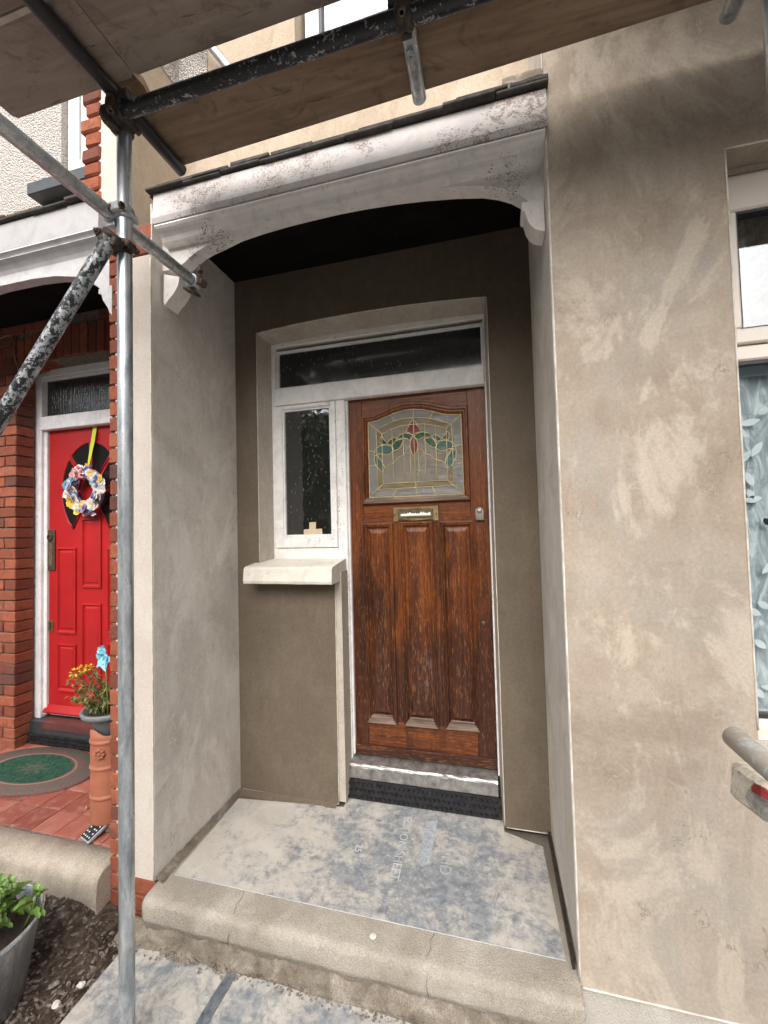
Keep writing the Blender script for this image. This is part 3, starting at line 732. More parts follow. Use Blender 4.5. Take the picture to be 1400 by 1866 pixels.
# porch step
prof = [(.86, 0), (.0, 0), (-.03, -.002)] + [(-.046 - .030 * math.sin(a), -.033 + .030 * math.cos(a)) for a in [i * math.pi / 2 / 6 for i in range(7)]] + [(-.0765, -.06), (-.076, -.085), (-.073, -.100), (-.060, -.110), (-.05, -.32), (.86, -.32)]
g = MB()
NX = 190; rows = []
rr = random.Random(5)
for k in range(NX + 1):
    x = .012 + (1.742 - .012) * k / NX; row = []
    for i, (py_, pz) in enumerate(prof):
        j = 0 if i in (0, 1, len(prof) - 1) else 1
        row.append((x, py_ + j * (.004 * mnoise.noise(Vector((x * 6, pz * 9, 1))) + .003 * mnoise.noise(Vector((x * 23, pz * 30, 4))) + .0022 * mnoise.noise(Vector((x * 70, pz * 60, 2))) + .012 * max(0, mnoise.noise(Vector((x * 13, pz * 12, 8))) - .42)), pz + j * (.003 * mnoise.noise(Vector((x * 9, py_ * 9, 7))) + .0015 * mnoise.noise(Vector((x * 60, py_ * 60, 5))) - .010 * max(0, mnoise.noise(Vector((x * 13, pz * 12, 8))) - .42))))
    rows.append(row)
vs_ = g.grid(rows, True, True); g.bm.faces.new(vs_[0]); g.bm.faces.new(list(reversed(vs_[-1])))
step = g.build('porch_step', 'concrete', house, label='worn concrete porch step with rounded nosing')
for xa in (.40, 1.22):
    g = MB(); g.sweep([(xa + .02 + [0, .010, .006, .016, .009, .014, .006][i] * (1 if xa < 1 else -1), [.05, .02, -.01, -.045, -.0735, -.0795, -.077][i], [.0005, .0005, .0003, -.002, -.028, -.06, -.10][i]) for i in range(7)], .0011, 5); g.build('crack', 'mortar', step)
g = MB(); g.lathe([(0, .0015), (.011, .0015), (.013, 0), (.013, -.004)], (1.015, -.012, 0), 16); g.build('plug', 'white_stone', step)
# broken footing below step
g = MB(); rows = []
for j in range(9):
    t = j / 8
    rows.append([(x, -.052 - .075 * t + .016 * mnoise.noise(Vector((x * 7, t * 2, 3))) * (.3 + t), -.112 - .062 * t ** .6 + .012 * mnoise.noise(Vector((x * 11, t * 4, 9))) + .007 * mnoise.noise(Vector((x * 40, t * 9, 2)))) for x in [-.10 + 1.86 * i / 150 for i in range(151)]])
g.grid(rows); g.build('step_footing', 'concrete_rough', house, label='crumbling mortar footing under the step')

# ------------------------------------------------------------------ OUR DOOR FRAME, WINDOWS, DOOR
frame = link('door_frame', None, (.85, FY, .2), house, 'white painted door frame with peeling paint')
P = lambda u, v: xz(u, v, FY)
fz_tr0 = P(760, 696)[1]; fz_tr1 = P(690, 690)[1]
def member(name, x0, x1, z0, z1, y0=FY, y1=FY + .09, mat='paint_frame', bev=.004, parent=frame, label=None):
    g = MB(); g.box(x0, x1, y0, y1, z0, z1, bev); return g.build(name, mat, parent, label=label)
jl, jr = P(490, 640)[0], P(888, 640)[0]
hz0 = P(500, 640)[1]
tzb, tzt = P(632, 727)[1] + .0, P(500, 711)[1]      # transom bar
member('head', jl, jr, P(500, 634)[1], 2.78)
member('jamb', jl, P(500, 680)[0] + .006, 1.36, P(500, 634)[1])
member('jamb', P(882, 640)[0] - .002, jr + .02, .20, P(500, 634)[1], mat='paint_frame_worn')
member('transom_bar', P(500, 680)[0] + .006, P(882, 640)[0] - .002, tzb, tzt, FY - .012)
mx0, mx1 = P(607, 800)[0], P(630, 800)[0]
member('mullion', mx0 + .02, mx1, .20, tzb, mat='paint_frame_worn', label='peeling mullion between side window and door')
member('jamb_bead', mx1, mx1 + .012, .22, tzb, FY + .012, FY + .06)
member('bottom_rail', P(500, 680)[0], mx0 + .02, P(497, 1015)[1] - .02, P(500, 1000)[1])
# fanlight bead + pane
fx0, fx1 = P(500, 660)[0] + .006, P(882, 640)[0] - .002
g = MB()
for (a, b, c, d) in ((fx0, fx0 + .014, tzt, hz0), (fx1 - .014, fx1, tzt, hz0), (fx0 + .014, fx1 - .014, tzt, tzt + .014), (fx0 + .014, fx1 - .014, hz0 - .014, hz0)):
    g.box(a, b, FY + .012, FY + .04, c, d, .003)
g.build('glazing_bead', 'paint_frame', frame)
g = MB(); g.box(fx0 + .01, fx1 - .01, FY + .034, FY + .038, tzt + .01, hz0 - .01); g.build('fanlight_pane', 'glass_fan', frame, label='long dark obscured fanlight pane over the door')
# sash
sash = frame
sx0, sx1 = P(498, 800)[0], mx0 + .018
sz1, sz0 = tzb - .004, P(500, 1000)[1] + .004
gx0, gx1 = P(516, 860)[0], P(604, 860)[0]; gz1, gz0 = P(560, 743)[1], P(560, 977)[1]
g = MB()
g.box(sx0, gx0, FY - .006, FY + .045, sz0, sz1, .004); g.box(gx1, sx1, FY - .006, FY + .045, sz0, sz1, .004)
g.box(gx0, gx1, FY - .006, FY + .045, gz1, sz1, .004); g.box(gx0, gx1, FY - .006, FY + .045, sz0, gz0, .004)
g.build('side_window_sash', 'paint_frame', frame)
g = MB(); b_ = .010
g.box(gx0, gx0 + b_, FY + .006, FY + .03, gz0, gz1); g.box(gx1 - b_, gx1, FY + .006, FY + .03, gz0, gz1); g.box(gx0 + b_, gx1 - b_, FY + .006, FY + .03, gz1 - b_, gz1); g.box(gx0 + b_, gx1 - b_, FY + .006, FY + .03, gz0, gz0 + b_)
g.build('glazing_bead', 'paint_frame', frame)
g = MB(); g.box(gx0 + .006, gx1 - .006, FY + .022, FY + .026, gz0 + .006, gz1 - .006); g.build('side_window_pane', 'glass_obscure', frame, label='narrow obscured pane left of the door')
# sill
s0 = atY(445, 1066, D - .12); s1 = atY(623, 1035, D - .10)
g = MB(); g.prismx([(D - .122, 1.246), (D - .128, 1.262), (D - .122, 1.328), (D - .108, 1.340), (FY + .02, 1.372), (FY + .02, 1.30), (D, 1.30), (D, 1.246)], .122, .662, cuts=8, jit=.0012)
g.build('window_sill', 'paint_sill', house, label='thick cream painted sill under the side window')
# room behind
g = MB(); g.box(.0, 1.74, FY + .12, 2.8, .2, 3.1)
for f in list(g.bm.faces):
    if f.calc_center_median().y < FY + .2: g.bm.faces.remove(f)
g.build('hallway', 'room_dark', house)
# threshold
nzt = atY(637, 1393, .722).z; nzb = atY(632, 1416, .722).z
tx0, tx1 = atY(637, 1393, .722).x - .005, atY(905, 1430, .722).x + .008
th = link('threshold', None, (1.08, .74, .1), house, 'door threshold capped with dented bright aluminium')
dz = atY(646, 1369, DY).z
g = MB(); g.prismx([(DY + .05, dz - .012), (.752, nzt + .010), (.752, .01), (DY + .05, .01)], tx0, tx1); g.build('sill_board', 'iron_dark', th)
g = MB(); g.prismx([(DY + .02, dz - .006)] + [(.738 - .018 * math.sin(a), nzt - .012 + .020 * math.cos(a)) for a in [i * math.pi / 2 / 6 for i in range(7)]] + [(.719, nzb + .004), (.722, nzb), (.730, nzb), (.735, nzt - .03), (.745, nzt - .004), (DY + .02, dz - .014)], tx0, tx1, cuts=30, jit=.0009)
o = g.build('nosing', 'alu', th, shade=False)
# black scraper strip
def scraper(x0, x1, y, z0, z1, lean, name_label, parent=None):
    g = MB(); g.prismx([(y, z1), (y - lean, z0), (y - lean + .012, z0), (y + .012, z1)], x0, x1)
    rr = random.Random(9); n = int((x1 - x0) / .026)
    for r in range(3):
        for i in range(n):
            t = (r + .5) / 3; x = x0 + (i + .5 + .5 * (r % 2)) * (x1 - x0) / (n + .5)
            c = (x, y - lean * (1 - t) - .004, z0 + (z1 - z0) * t)
            g.ico(c, .0125, 1, (.92, 1.25, .85), .0012)
    return g
simple('rubber', (.010, .010, .012), .34, var=.3, scale=30, c2=(.028, .028, .030))
g = scraper(tx0 - .012, tx1 + .014, .722, .012, nzb - .004, .016, '')
sc = tag(g.build('scraper_strip', 'rubber'), 'black knobbly rubber strip below the aluminium threshold of the brown door', 'rubber strip')
# --- front door
door = link('front_door', None, (1.10, DY, dz), house, 'varnished brown hardwood door with arched stained glass light')
dd = lambda u, v: xz(u, v, DY)
dx0, dx1, dzt = dd(632, 900)[0] + .004, dd(888, 900)[0], dd(640, 726)[1] + .01
dx1 = dd(895, 1050)[0]
dx0 = .683
gl_l, gl_r = dd(664, 880)[0], dd(857, 880)[0]
# slab : stiles and rails
st_l = dd(664, 1000)[0]; st_r = dd(861, 1000)[0]
z_lock1 = dd(760, 917)[1]; z_lock0 = dd(760, 951)[1]; z_bot = dd(760, 1326)[1]
zg0 = dd(664, 920)[1]
def dbox(name, x0, x1, z0, z1, mat='door_wood', y0=DY, y1=DY + .044, lab=None):
    g = MB(); g.box(x0, x1, y0, y1, z0, z1, .0015); return g.build(name, mat, door, label=lab)
dbox('stile', dx0, st_l + .002, dz, dzt); dbox('stile', st_r - .002, dx1, dz, dzt)
dbox('rail', st_l + .003, st_r - .003, z_lock0 - .01, z_lock1 + .02, 'door_wood_x', lab='letter rail')
dbox('rail', st_l + .003, st_r - .003, dz, z_bot + .02, 'door_wood_pale', lab='pale scuffed bottom rail')
dbox('rail', st_l + .003, st_r - .003, dd(760, 775)[1], dzt, 'door_wood_x', lab='top rail')
dbox('core', st_l + .003, st_r - .003, z_bot + .021, dd(760, 775)[1] - .002, 'door_wood', DY + .004, DY + .040)
dbox('weatherboard', dx0, dx1, dz - .004, dz + .05, 'door_wood_x', DY - .012, DY - .0005)
for a, b in (((662, 954), (716, 1318)), ((728, 951), (790, 1325)), ((801, 950), (864, 1331))):
    x0 = (dd(a[0], a[1])[0]); x1 = dd(b[0], 954)[0]; z1 = dd(*a)[1]; z0 = dd(*b)[1]
    g = MB(); g.ringpanel(x0, x1, z0, z1, DY, [(0, 0, 0, -.004), (.001, .001, .001, .014), (.009, .009, .006, .018), (.014, .014, .012, .012), (.020, .020, .022, .012), (.027, .027, .034, .002), (.034, .034, .046, -.006), (.050, .058, .060, .004), (.053, .061, .063, .006)])
    pn = g.build('panel', 'door_wood', door)
    g = MB(); g.face([(x0 + .004, DY - .0175, z0 + .0045), (x1 - .004, DY - .0175, z0 + .0045), (x1 - .034, DY + .0045, z0 + .046), (x0 + .034, DY + .0045, z0 + .046)])
    g.build('panel_ledge', 'wood_grey', pn) if False else None
    led = MB(); led.prism([(x0 + .003, z0 + .001), (x1 - .003, z0 + .001), (x1 - .030, z0 + .040), (x0 + .030, z0 + .040)], DY - .0195, DY - .004)
    lo = led.build('panel_ledge', 'wood_grey', door)
for u in (722, 795.5):
    x = dd(u, 1050)[0]; g = MB(); g.box(x - .015, x + .015, DY + .0005, DY + .03, z_bot + .02, z_lock0 - .01, .001); g.build('muntin', 'door_wood', door)
# glazed light : outlines in a small local drawing frame on the door face
def zd(a, b): return dd(640 + a / 5.385, 700 + b / 5.385)
inner = [(170, 380), (250, 365), (330, 330), (420, 290), (520, 260), (610, 248), (700, 252), (800, 270), (900, 295), (960, 302), (1020, 302), (1078, 295), (1094, 690), (1110, 1078), (640, 1097), (185, 1115), (178, 740)]
outer = [(105, 320), (220, 305), (300, 270), (400, 215), (500, 188), (610, 172), (710, 174), (810, 187), (900, 208), (975, 217), (1050, 216), (1145, 210), (1160, 680), (1178, 1142), (650, 1166), (118, 1190), (112, 750)]
g = MB(); rows = []
for t, h in ((0, -.002), (.02, .012), (.15, .02), (.38, .021), (.50, .012), (.66, .013), (.86, .003), (1.0, .001)):
    row = []
    for a, b in zip(inner, outer):
        x, z = zd(b[0] + (a[0] - b[0]) * t, b[1] + (a[1] - b[1]) * t); row.append((x, DY - h, z))
    rows.append(row)
g.grid(rows, False, True); g.build('glazing_moulding', 'door_wood', door, label='dark moulding with cupid-bow top round the stained glass')
g = MB(); g.prism([zd(*p) for p in ((160, 1122), (1112, 1084), (1165, 1130), (128, 1176))], DY - .0225, DY - .004); g.build('panel_ledge', 'wood_grey', door)
GY = DY - .0015
def piece(pts, mat, name='glass_piece', dy=.0012):
    g = MB(); g.prism([zd(*p) for p in pts], GY - dy, GY - dy + .001); return g.build(name, mat, door)
def resample(pl, n):
    d = [0]
    for a, b in zip(pl[:-1], pl[1:]): d.append(d[-1] + math.hypot(b[0] - a[0], b[1] - a[1]))
    out = []
    for i in range(n + 1):
        t = d[-1] * i / n
        for k in range(len(pl) - 1):
            if d[k + 1] >= t - 1e-9:
                f = (t - d[k]) / max(1e-9, d[k + 1] - d[k]); out.append((pl[k][0] + (pl[k + 1][0] - pl[k][0]) * f, pl[k][1] + (pl[k + 1][1] - pl[k][1]) * f)); break
    return out
CAMES = []
def band(A, B, cuts, mat):
    n = 24; a = resample(A, n); b = resample(B, n); idx = [round(c * n) for c in cuts]
    for i0, i1 in zip(idx[:-1], idx[1:]):
        piece(a[i0:i1 + 1] + list(reversed(b[i0:i1 + 1])), mat)
    for i in idx[1:-1]: CAMES.append([a[i], b[i]])
L1t = [(248, 448), (400, 370), (500, 342), (605, 330), (720, 332), (820, 348), (988, 392)]; L2t = [(305, 490), (405, 440), (500, 412), (605, 396), (720, 392), (830, 408), (935, 437)]
L1l = [(248, 448), (268, 1036)]; L2l = [(305, 490), (318, 978)]
L1r = [(988, 392), (1012, 994)]; L2r = [(935, 437), (950, 945)]
L1b = [(268, 1036), (1012, 994)]; L2b = [(318, 978), (950, 945)]
Ot, Ol, Orr, Ob = inner[:12], [(170, 380), (185, 1115)], [(1078, 295), (1110, 1078)], [(185, 1115), (1110, 1078)]
band(Ot, L1t, (0, .25, .49, .72, 1), 'glass_border'); band(Ol, L1l, (0, .375, .585, 1), 'glass_border'); band(Orr, L1r, (0, .375, .58, 1), 'glass_border'); band(Ob, L1b, (0, .26, .49, .72, 1), 'glass_border')
band(L1t, L2t, (0, .5, 1), 'glass_amber'); band(L1l, L2l, (0, 1), 'glass_amber'); band(L1r, L2r, (0, 1), 'glass_amber'); band(L1b, L2b, (0, .5, 1), 'glass_amber')
band(L2t, L2b, (0, .167, .333, .5, .667, .833, 1), 'glass_centre')
art = [('glass_red', [(605, 352), (635, 370), (648, 410), (688, 455), (665, 476), (635, 480), (610, 500), (588, 490), (560, 478), (540, 465), (560, 430), (580, 385)]),
       ('glass_red', [(612, 510), (645, 550), (658, 600), (650, 660), (620, 715), (595, 670), (580, 620), (583, 560)]),
       ('glass_green', [(445, 545), (480, 500), (530, 482), (580, 488), (608, 505), (590, 530), (578, 558), (550, 535), (510, 530)]),
       ('glass_green', [(400, 600), (440, 560), (490, 542), (535, 540), (500, 590), (470, 640), (420, 655), (414, 625)]),
       ('glass_green', [(350, 590), (375, 555), (410, 530), (450, 525), (440, 560), (400, 600)]),
       ('glass_teal', [(230, 700), (240, 645), (280, 608), (340, 597), (400, 612), (412, 650), (390, 685), (340, 695), (280, 682), (245, 702)]),
       ('glass_teal', [(232, 710), (265, 692), (270, 720), (300, 750), (330, 810), (318, 870), (290, 845), (245, 800), (230, 750)]),
       ('glass_green', [(282, 560), (290, 530), (305, 502), (320, 540), (355, 580), (345, 594), (300, 594)]),
       ('glass_green', [(622, 515), (650, 488), (700, 470), (750, 478), (785, 510), (700, 525), (655, 552)]),
       ('glass_green', [(715, 540), (785, 516), (820, 560), (840, 590), (830, 625), (790, 615), (750, 590)]),
       ('glass_green', [(790, 505), (830, 495), (870, 515), (885, 545), (850, 562), (818, 545)]),
       ('glass_teal', [(840, 600), (865, 567), (910, 550), (970, 562), (1010, 590), (1030, 640), (985, 630), (940, 645), (880, 655), (835, 630)]),
       ('glass_teal', [(985, 634), (1032, 650), (1030, 720), (1000, 780), (955, 825), (925, 780), (930, 730), (965, 690)]),
       ('glass_green', [(890, 530), (930, 495), (942, 460), (965, 490), (955, 543), (920, 550)])]
for mt, pts in art:
    piece(pts, mt, 'stained_glass_piece', .0026); CAMES.append(pts + [pts[0]])
CAMES += [inner + [inner[0]], L1t, L2t, L1l, L2l, L1r, L2r, L1b, L2b, [(170, 382), (305, 490)], [(1078, 297), (935, 437)], [(185, 1115), (318, 978)], [(1110, 1078), (950, 945)],
          [(578, 640), (545, 652), (520, 700), (465, 715), (435, 755), (415, 780), (370, 795), (335, 830)], [(660, 632), (700, 650), (725, 685), (780, 700), (830, 740), (890, 755), (940, 797)],
          [(583, 640), (588, 965)], [(662, 640), (672, 960)]]
g = MB()
for pl in CAMES: g.sweep([(zd(*p)[0], GY - .0035, zd(*p)[1]) for p in pl], .0023, 5)
g.build('leading', 'brass_came', door, label='brass coloured leading of the stained glass')
g = MB(); g.prism([zd(*p) for p in inner], GY, GY + .001); g.build('backing_pane', 'glass_centre', door)
# letterbox
lb = [dd(717, 926), dd(800, 921), dd(800, 946), dd(717, 951)]
lx0, lx1 = dd(717, 938)[0], dd(800, 935)[0]; lz0, lz1 = dd(758, 950)[1], dd(758, 923)[1]
g = MB(); g.ringpanel(lx0, lx1, lz0, lz1, DY, [(0, 0, 0, 0), (.001, .001, .001, .007), (.004, .004, .004, .009), (.028, .012, .014, .009), (.029, .013, .015, .005)]); g.build('letterbox', 'brass', door, label='tarnished brass letter plate with peeled pale print')
g = MB(); g.box(lx0 + .032, lx1 - .032, DY - .010, DY - .005, lz0 + .020, lz1 - .016, .002); g.build('letter_flap', 'tarnish', door)
g = MB(); rr = random.Random(4)
cz_ = (lz0 + lz1) / 2 - .002
bl = [(lx0 + .046 + i * (lx1 - lx0 - .092) / 22, cz_ + (.004 + rr.uniform(0, .012)) * (1 if i % 2 else .45)) for i in range(23)]
g.prism([(lx0 + .046, cz_ - .009), (lx1 - .046, cz_ - .008)] + list(reversed(bl)), DY - .0112, DY - .0102); g.build('worn_label', 'led_white', door)
for x in (lx0 + .014, lx1 - .014):
    g = MB(); g.ico((x, DY - .010, cz_), .005, 2, (1, .6, 1)); g.build('bolt', 'tarnish', door)
g = MB(); g.sweep([(lx0 + .03, DY - .012, lz0 + .012), ((lx0 + lx1) / 2, DY - .018, lz0 + .007), (lx1 - .03, DY - .012, lz0 + .012)], .004, 8); g.build('letter_lip', 'brass', door)
# cylinder lock and lower lock
lx, lz = dd(874, 931); 
g = MB(); n = 16
pts = [(lx + .021 * math.cos(a), lz + .021 * math.sin(a)) for a in [math.pi * i / n for i in range(n + 1)]] + [(lx - .021, lz - .045), (lx + .021, lz - .045)]
g.prism(pts, DY - .008, DY); g.build('cylinder_lock', 'steel_lock', door, label='rounded steel cylinder latch')
g = MB(); g.lathe([(0, .0), (.012, 0), (.014, -.002), (.014, -.008)], (0, 0, 0), 20); bmesh.ops.transform(g.bm, verts=g.bm.verts, matrix=Matrix.Translation((lx, DY - .014, lz)) @ Matrix.Rotation(math.pi / 2, 4, 'X')); g.build('lock_cylinder', 'alu', door)
g = MB(); g.box(lx - .02, lx + .024, DY - .022, DY - .008, lz - .052, lz - .040, .003); g.build('finger_pull', 'steel_lock', door)
kx, kz = dd(882, 1136)
g = MB(); g.lathe([(0, .0), (.008, 0), (.013, -.002), (.015, -.006)], (0, 0, 0), 20); bmesh.ops.transform(g.bm, verts=g.bm.verts, matrix=Matrix.Translation((kx, DY - .006, kz)) @ Matrix.Rotation(math.pi / 2, 4, 'X')); g.build('deadlock', 'tarnish', door)
# masking card in the side window
tpt = lambda u, v: xz(u, v, FY + .020)
g = MB(); g.prism([tpt(*q) for q in ((554, 976), (588, 974), (587, 963), (576, 964), (576, 951), (564, 952), (564, 964), (554, 965))], FY + .018, FY + .0205)
tag(g.build('masking_tape', 'mask_card'), 'beige stepped piece of masking tape at the foot of the side window pane', 'tape')

# ------------------------------------------------------------------ right window
rw = link('bay_window', None, (2.9, .1, .9), house, 'white plastic window with net curtains on the right edge')
wy = .095
g = MB(); g.box(WX, 3.5, wy - .09, .3, WZ1 - .06, WZ1 - .001) if False else None
fz1 = atY(1326, 346, wy).z
g = MB(); g.box(WX + .001, 3.5, wy + .0, wy + .06, fz1 + .052, WZ1 - .001); g.build('head_fillet', 'plaster_reveal', rw)
fz1 = atY(1326, 346, wy).z; 
a0 = xz(1345, 383, wy); a1 = xz(1354, 598, wy); mid0 = xz(1345, 656, wy)[1]; 
g = MB()
fx = WX - .03
g.box(fx, 3.5, wy, wy + .07, a0[1] + .0, fz1 + .05, .006); g.box(fx, xz(1348, 480, wy)[0], wy, wy + .07, a1[1], a0[1], .006)
g.box(fx, 3.5, wy, wy + .07, mid0 + .055, a1[1], .006); g.box(fx, 3.5, wy + .012, wy + .07, mid0, mid0 + .053, .006)
zb0 = xz(1390, 1314, wy)[1]
g.box(fx, WX + .010, wy + .012, wy + .07, zb0, mid0, .004)
g.box(fx, 3.5, wy + .005, wy + .07, zb0 - .07, zb0, .006); g.box(fx, 3.5, .0, wy + .004, WZ0 - .028, zb0 - .07, .004)
g.build('frame', 'upvc', rw, label='off-white plastic frame')
gx = xz(1348, 480, wy)[0]
def seal(*a): MB().box(*a).build('seal', 'seal', rw)
seal(gx, gx + .006, wy + .01, wy + .05, a1[1] + .007, a0[1] - .009); seal(gx, 3.5, wy + .01, wy + .05, a0[1] - .008, a0[1] - .001); seal(gx, 3.5, wy + .01, wy + .05, a1[1] + .001, a1[1] + .006)
seal(WX + .010, 3.5, wy + .02, wy + .05, mid0 - .012, mid0 - .001); seal(WX + .010, 3.5, wy + .02, wy + .05, zb0 + .001, zb0 + .014)
g = MB(); g.box(gx + .006, 3.5, wy + .03, wy + .034, a1[1] + .006, a0[1] - .008); g.build('pane', 'glass_clear', rw)
g = MB(); g.box(WX + .010, 3.5, wy + .03, wy + .034, zb0 + .014, mid0 - .012); g.build('pane', 'glass_clear', rw)
g = MB(); rows = []
for z in (2.15, 2.4, 2.75): rows.append([(2.25 + 1.2 * i / 80, .23 + .028 * math.sin(i * .9) + .015 * math.sin(i * .31 + z), z) for i in range(81)])
g.grid(rows); g.build('drape', 'drape', rw)
g = MB(); rows = []
for z in (.85, 2.13): rows.append([(2.25 + 1.2 * i / 80, .19 + .010 * math.sin(i * .55) + .006 * math.sin(i * .21), z) for i in range(81)])
g.grid(rows); g.build('net_curtain', 'net_curtain', rw, label='patterned net curtain')
g = MB(); g.box(2.25, 3.45, .172, .180, 2.055, 2.10); g.build('curtain_rail', 'curtain_up', rw)
g = MB(); rl = random.Random(21)
for k in range(90):
    cx, cz = rl.uniform(2.28, 2.75), rl.uniform(.92, 1.92); an = rl.uniform(0, 6.28); L = rl.uniform(.035, .075)
    pts = []
    for t in range(9):
        u_ = t / 8; wd = .012 * math.sin(math.pi * u_) ** .8; pts.append((u_ * L, wd))
    pts += [(p[0], -p[1]) for p in reversed(pts[1:-1])]
    q = [(cx + p[0] * math.cos(an) - p[1] * math.sin(an), cz + p[0] * math.sin(an) + p[1] * math.cos(an)) for p in pts]
    g.face([(x, .168, z) for x, z in q])
stuff(g.build('lace_leaves', 'lace', rw), 'white woven leaf motifs of the net')
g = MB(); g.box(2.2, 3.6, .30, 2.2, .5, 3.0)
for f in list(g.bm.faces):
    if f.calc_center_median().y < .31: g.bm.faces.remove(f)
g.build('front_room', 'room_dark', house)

# ------------------------------------------------------------------ protection sheets
ps = thing('protection_sheet', 'plaster-smeared grey floor protection sheet covering the porch floor', 'floor sheet', (.9, .3, .003))
g = MB(); rows = []
for j in range(13):
    t = j / 12; y = .054 + (.755 - .054) * t
    x0 = .059 + (.03 - .059) * t; x1 = 1.705 - .02 * t
    zz = .0035 + (.006 * max(0, t - .75) * 4)
    if y > D - .02: x0, x1 = .66, 1.515
    rows.append([(x0 + (x1 - x0) * i / 40, y, zz + .0022 * mnoise.noise(Vector((i * .25, t * 5, 0))) + .0012 * mnoise.noise(Vector((i * .9, t * 14, 3)))) for i in range(41)])
vt = g.grid(rows, True)
g.build('sheet', 'sheet', ps)
g = MB(); g.face([(.059, .0535, .0035), (1.705, .0535, .0035), (1.705, .0535, .0004), (.059, .0535, .0004)]); g.build('sheet_edge', 'sheet_print', ps)
def text(body, size, name, mat, parent, at, rotz, z, spacing=1.0):
    cu = bpy.data.curves.new('t', 'FONT'); cu.body = body; cu.size = size; cu.space_character = spacing
    cu.align_x = 'LEFT'; cu.fill_mode = 'FRONT'
    to = bpy.data.objects.new('t', cu); COL.objects.link(to)
    dg = bpy.context.evaluated_depsgraph_get(); me = bpy.data.meshes.new_from_object(to.evaluated_get(dg))
    bpy.data.objects.remove(to)
    me.materials.clear(); me.materials.append(MAT[mat])
    me.transform(Matrix.Rotation(rotz, 4, 'Z')); me.name = name
    return link(name, me, (at[0], at[1], z), parent)
# printed lettering reads towards the street
zt_ = .0062
q0 = atZ(772, 1478, 0); q1 = atZ(766, 1568, 0)
simple('print_pale', (.47, .495, .515), .7, var=.35, scale=42)
simple('print_grey', (.27, .30, .335), .7, var=.3, scale=42)
simple('print_band', (.35, .375, .395), .7, var=.2, scale=42)
a = atZ(753, 1466, 0); b = atZ(722, 1605, 0)
text('PROTECTION SHEET', .060, 'lettering', 'print_pale', ps, (a.x - .03, a.y + .045), math.atan2(b.y - a.y, b.x - a.x), zt_)
a = atZ(778, 1512, 0); b = atZ(758, 1600, 0)
ang = math.atan2(b.y - a.y, b.x - a.x)
u_ = Vector((math.cos(ang), math.sin(ang), 0)); v_ = Vector((-u_.y, u_.x, 0)); o_ = Vector((a.x, a.y, 0))
g = MB(); pp = [(-.15, -.008), (.20, -.008), (.20, -.022), (.24, .019), (.20, .060), (.20, .046), (-.15, .046)]
g.face([tuple(o_ + u_ * p + v_ * q + Vector((0, 0, zt_ - .0006))) for p, q in pp]); g.build('arrow_band', 'print_band', ps)
text('SURFACE', .055, 'lettering', 'print_grey', ps, (a.x - .006, a.y + .02), ang, zt_ + .0006)
a = atZ(806, 1560, 0)
text('HD', .075, 'lettering', 'print_band', ps, (a.x, a.y), ang, zt_)
a = atZ(650, 1540, 0); text('25', .05, 'lettering', 'sheet_print', ps, (a.x, a.y), ang + .1, zt_)
a = atZ(392, 1520, 0); b = atZ(375, 1560, 0); text('SURFACE', .050, 'lettering', 'print_band', ps, (atZ(440, 1470, 0).x, atZ(440, 1470, 0).y), math.radians(232), zt_)
# ground sheets
def gsheet(x0, x1, y0, y1, z, lab, cat, seed, skew=0):
    g = MB(); rows = []
    for j in range(40):
        t = j / 39; y = y0 + (y1 - y0) * t
        rows.append([(x0 + (x1 - x0) * i / 40 + skew * (1 - t), y + .004 * mnoise.noise(Vector((i * .3, seed, 0))) * (t > .9), z + .005 * mnoise.noise(Vector((i * .12 + seed, t * 6, seed)))) for i in range(41)])
    vt = g.grid(rows); o = g.build('protection_sheet', 'sheet_ground'); tag(o, lab, cat); return o
gsheet(-.03, .50, -1.5, -.105, -.166, 'blue-grey dusty ground sheet nearest the steel pole', 'floor sheet', 1, .02)
gsheet(.485, 1.95, -1.5, -.112, -.160, 'wide blue-grey dusty ground sheet below the porch step', 'floor sheet', 2, .0)
simple('sheet_dark', (.085, .10, .125), .6, var=.5, scale=25, c2=(.2, .22, .25))
g = MB(); g.prism([(0, 0), (1, 0), (1, .002), (0, .002)], 0, 1); g.bm.free()
g = MB(); g.grid([[(.452 + .004 * math.sin(j * 1.3), -1.5 + 1.38 * j / 20, -.1565), (.492 + .003 * math.sin(j * .7), -1.5 + 1.38 * j / 20, -.1525)] for j in range(21)]); tag(g.build('tape_strip', 'sheet_dark'), 'dark tape strip along the seam between the two ground sheets', 'tape')
# rough dark gap upstand to the right of porch sheet
g = MB(); g.prismx([(.03, .001), (.03, .035), (.65, .03), (.65, .001)], 1.722, 1.732, cuts=1); g.build('membrane', 'iron_dark', house, label='black membrane edge at the foot of the right porch wall')
g = MB(); rows = [[(.006 + .010 * mnoise.noise(Vector((j * .5, 1, 0))), .0 + .65 * j / 30, .022 + .012 * mnoise.noise(Vector((j * .7, 3, 0)))) for j in range(31)], [(.046 - .03 * j / 30 + .006 * mnoise.noise(Vector((j * .6, 5, 0))), .0 + .65 * j / 30, .002) for j in range(31)]]
g.grid(rows); g.build('wall_foot_gap', 'concrete_rough', house, label='ragged unfinished foot of the left porch wall')
g = MB(); g.grid([[(.02 + .6 * i / 20, D - .002, .014 + .003 * mnoise.noise(Vector((i, 0, 0)))) for i in range(21)], [(.02 + .6 * i / 20, D - .045 - .012 * mnoise.noise(Vector((i * .7, 3, 0))), .001) for i in range(21)]]); g.build('wall_foot_gap', 'plaster_damp', house)

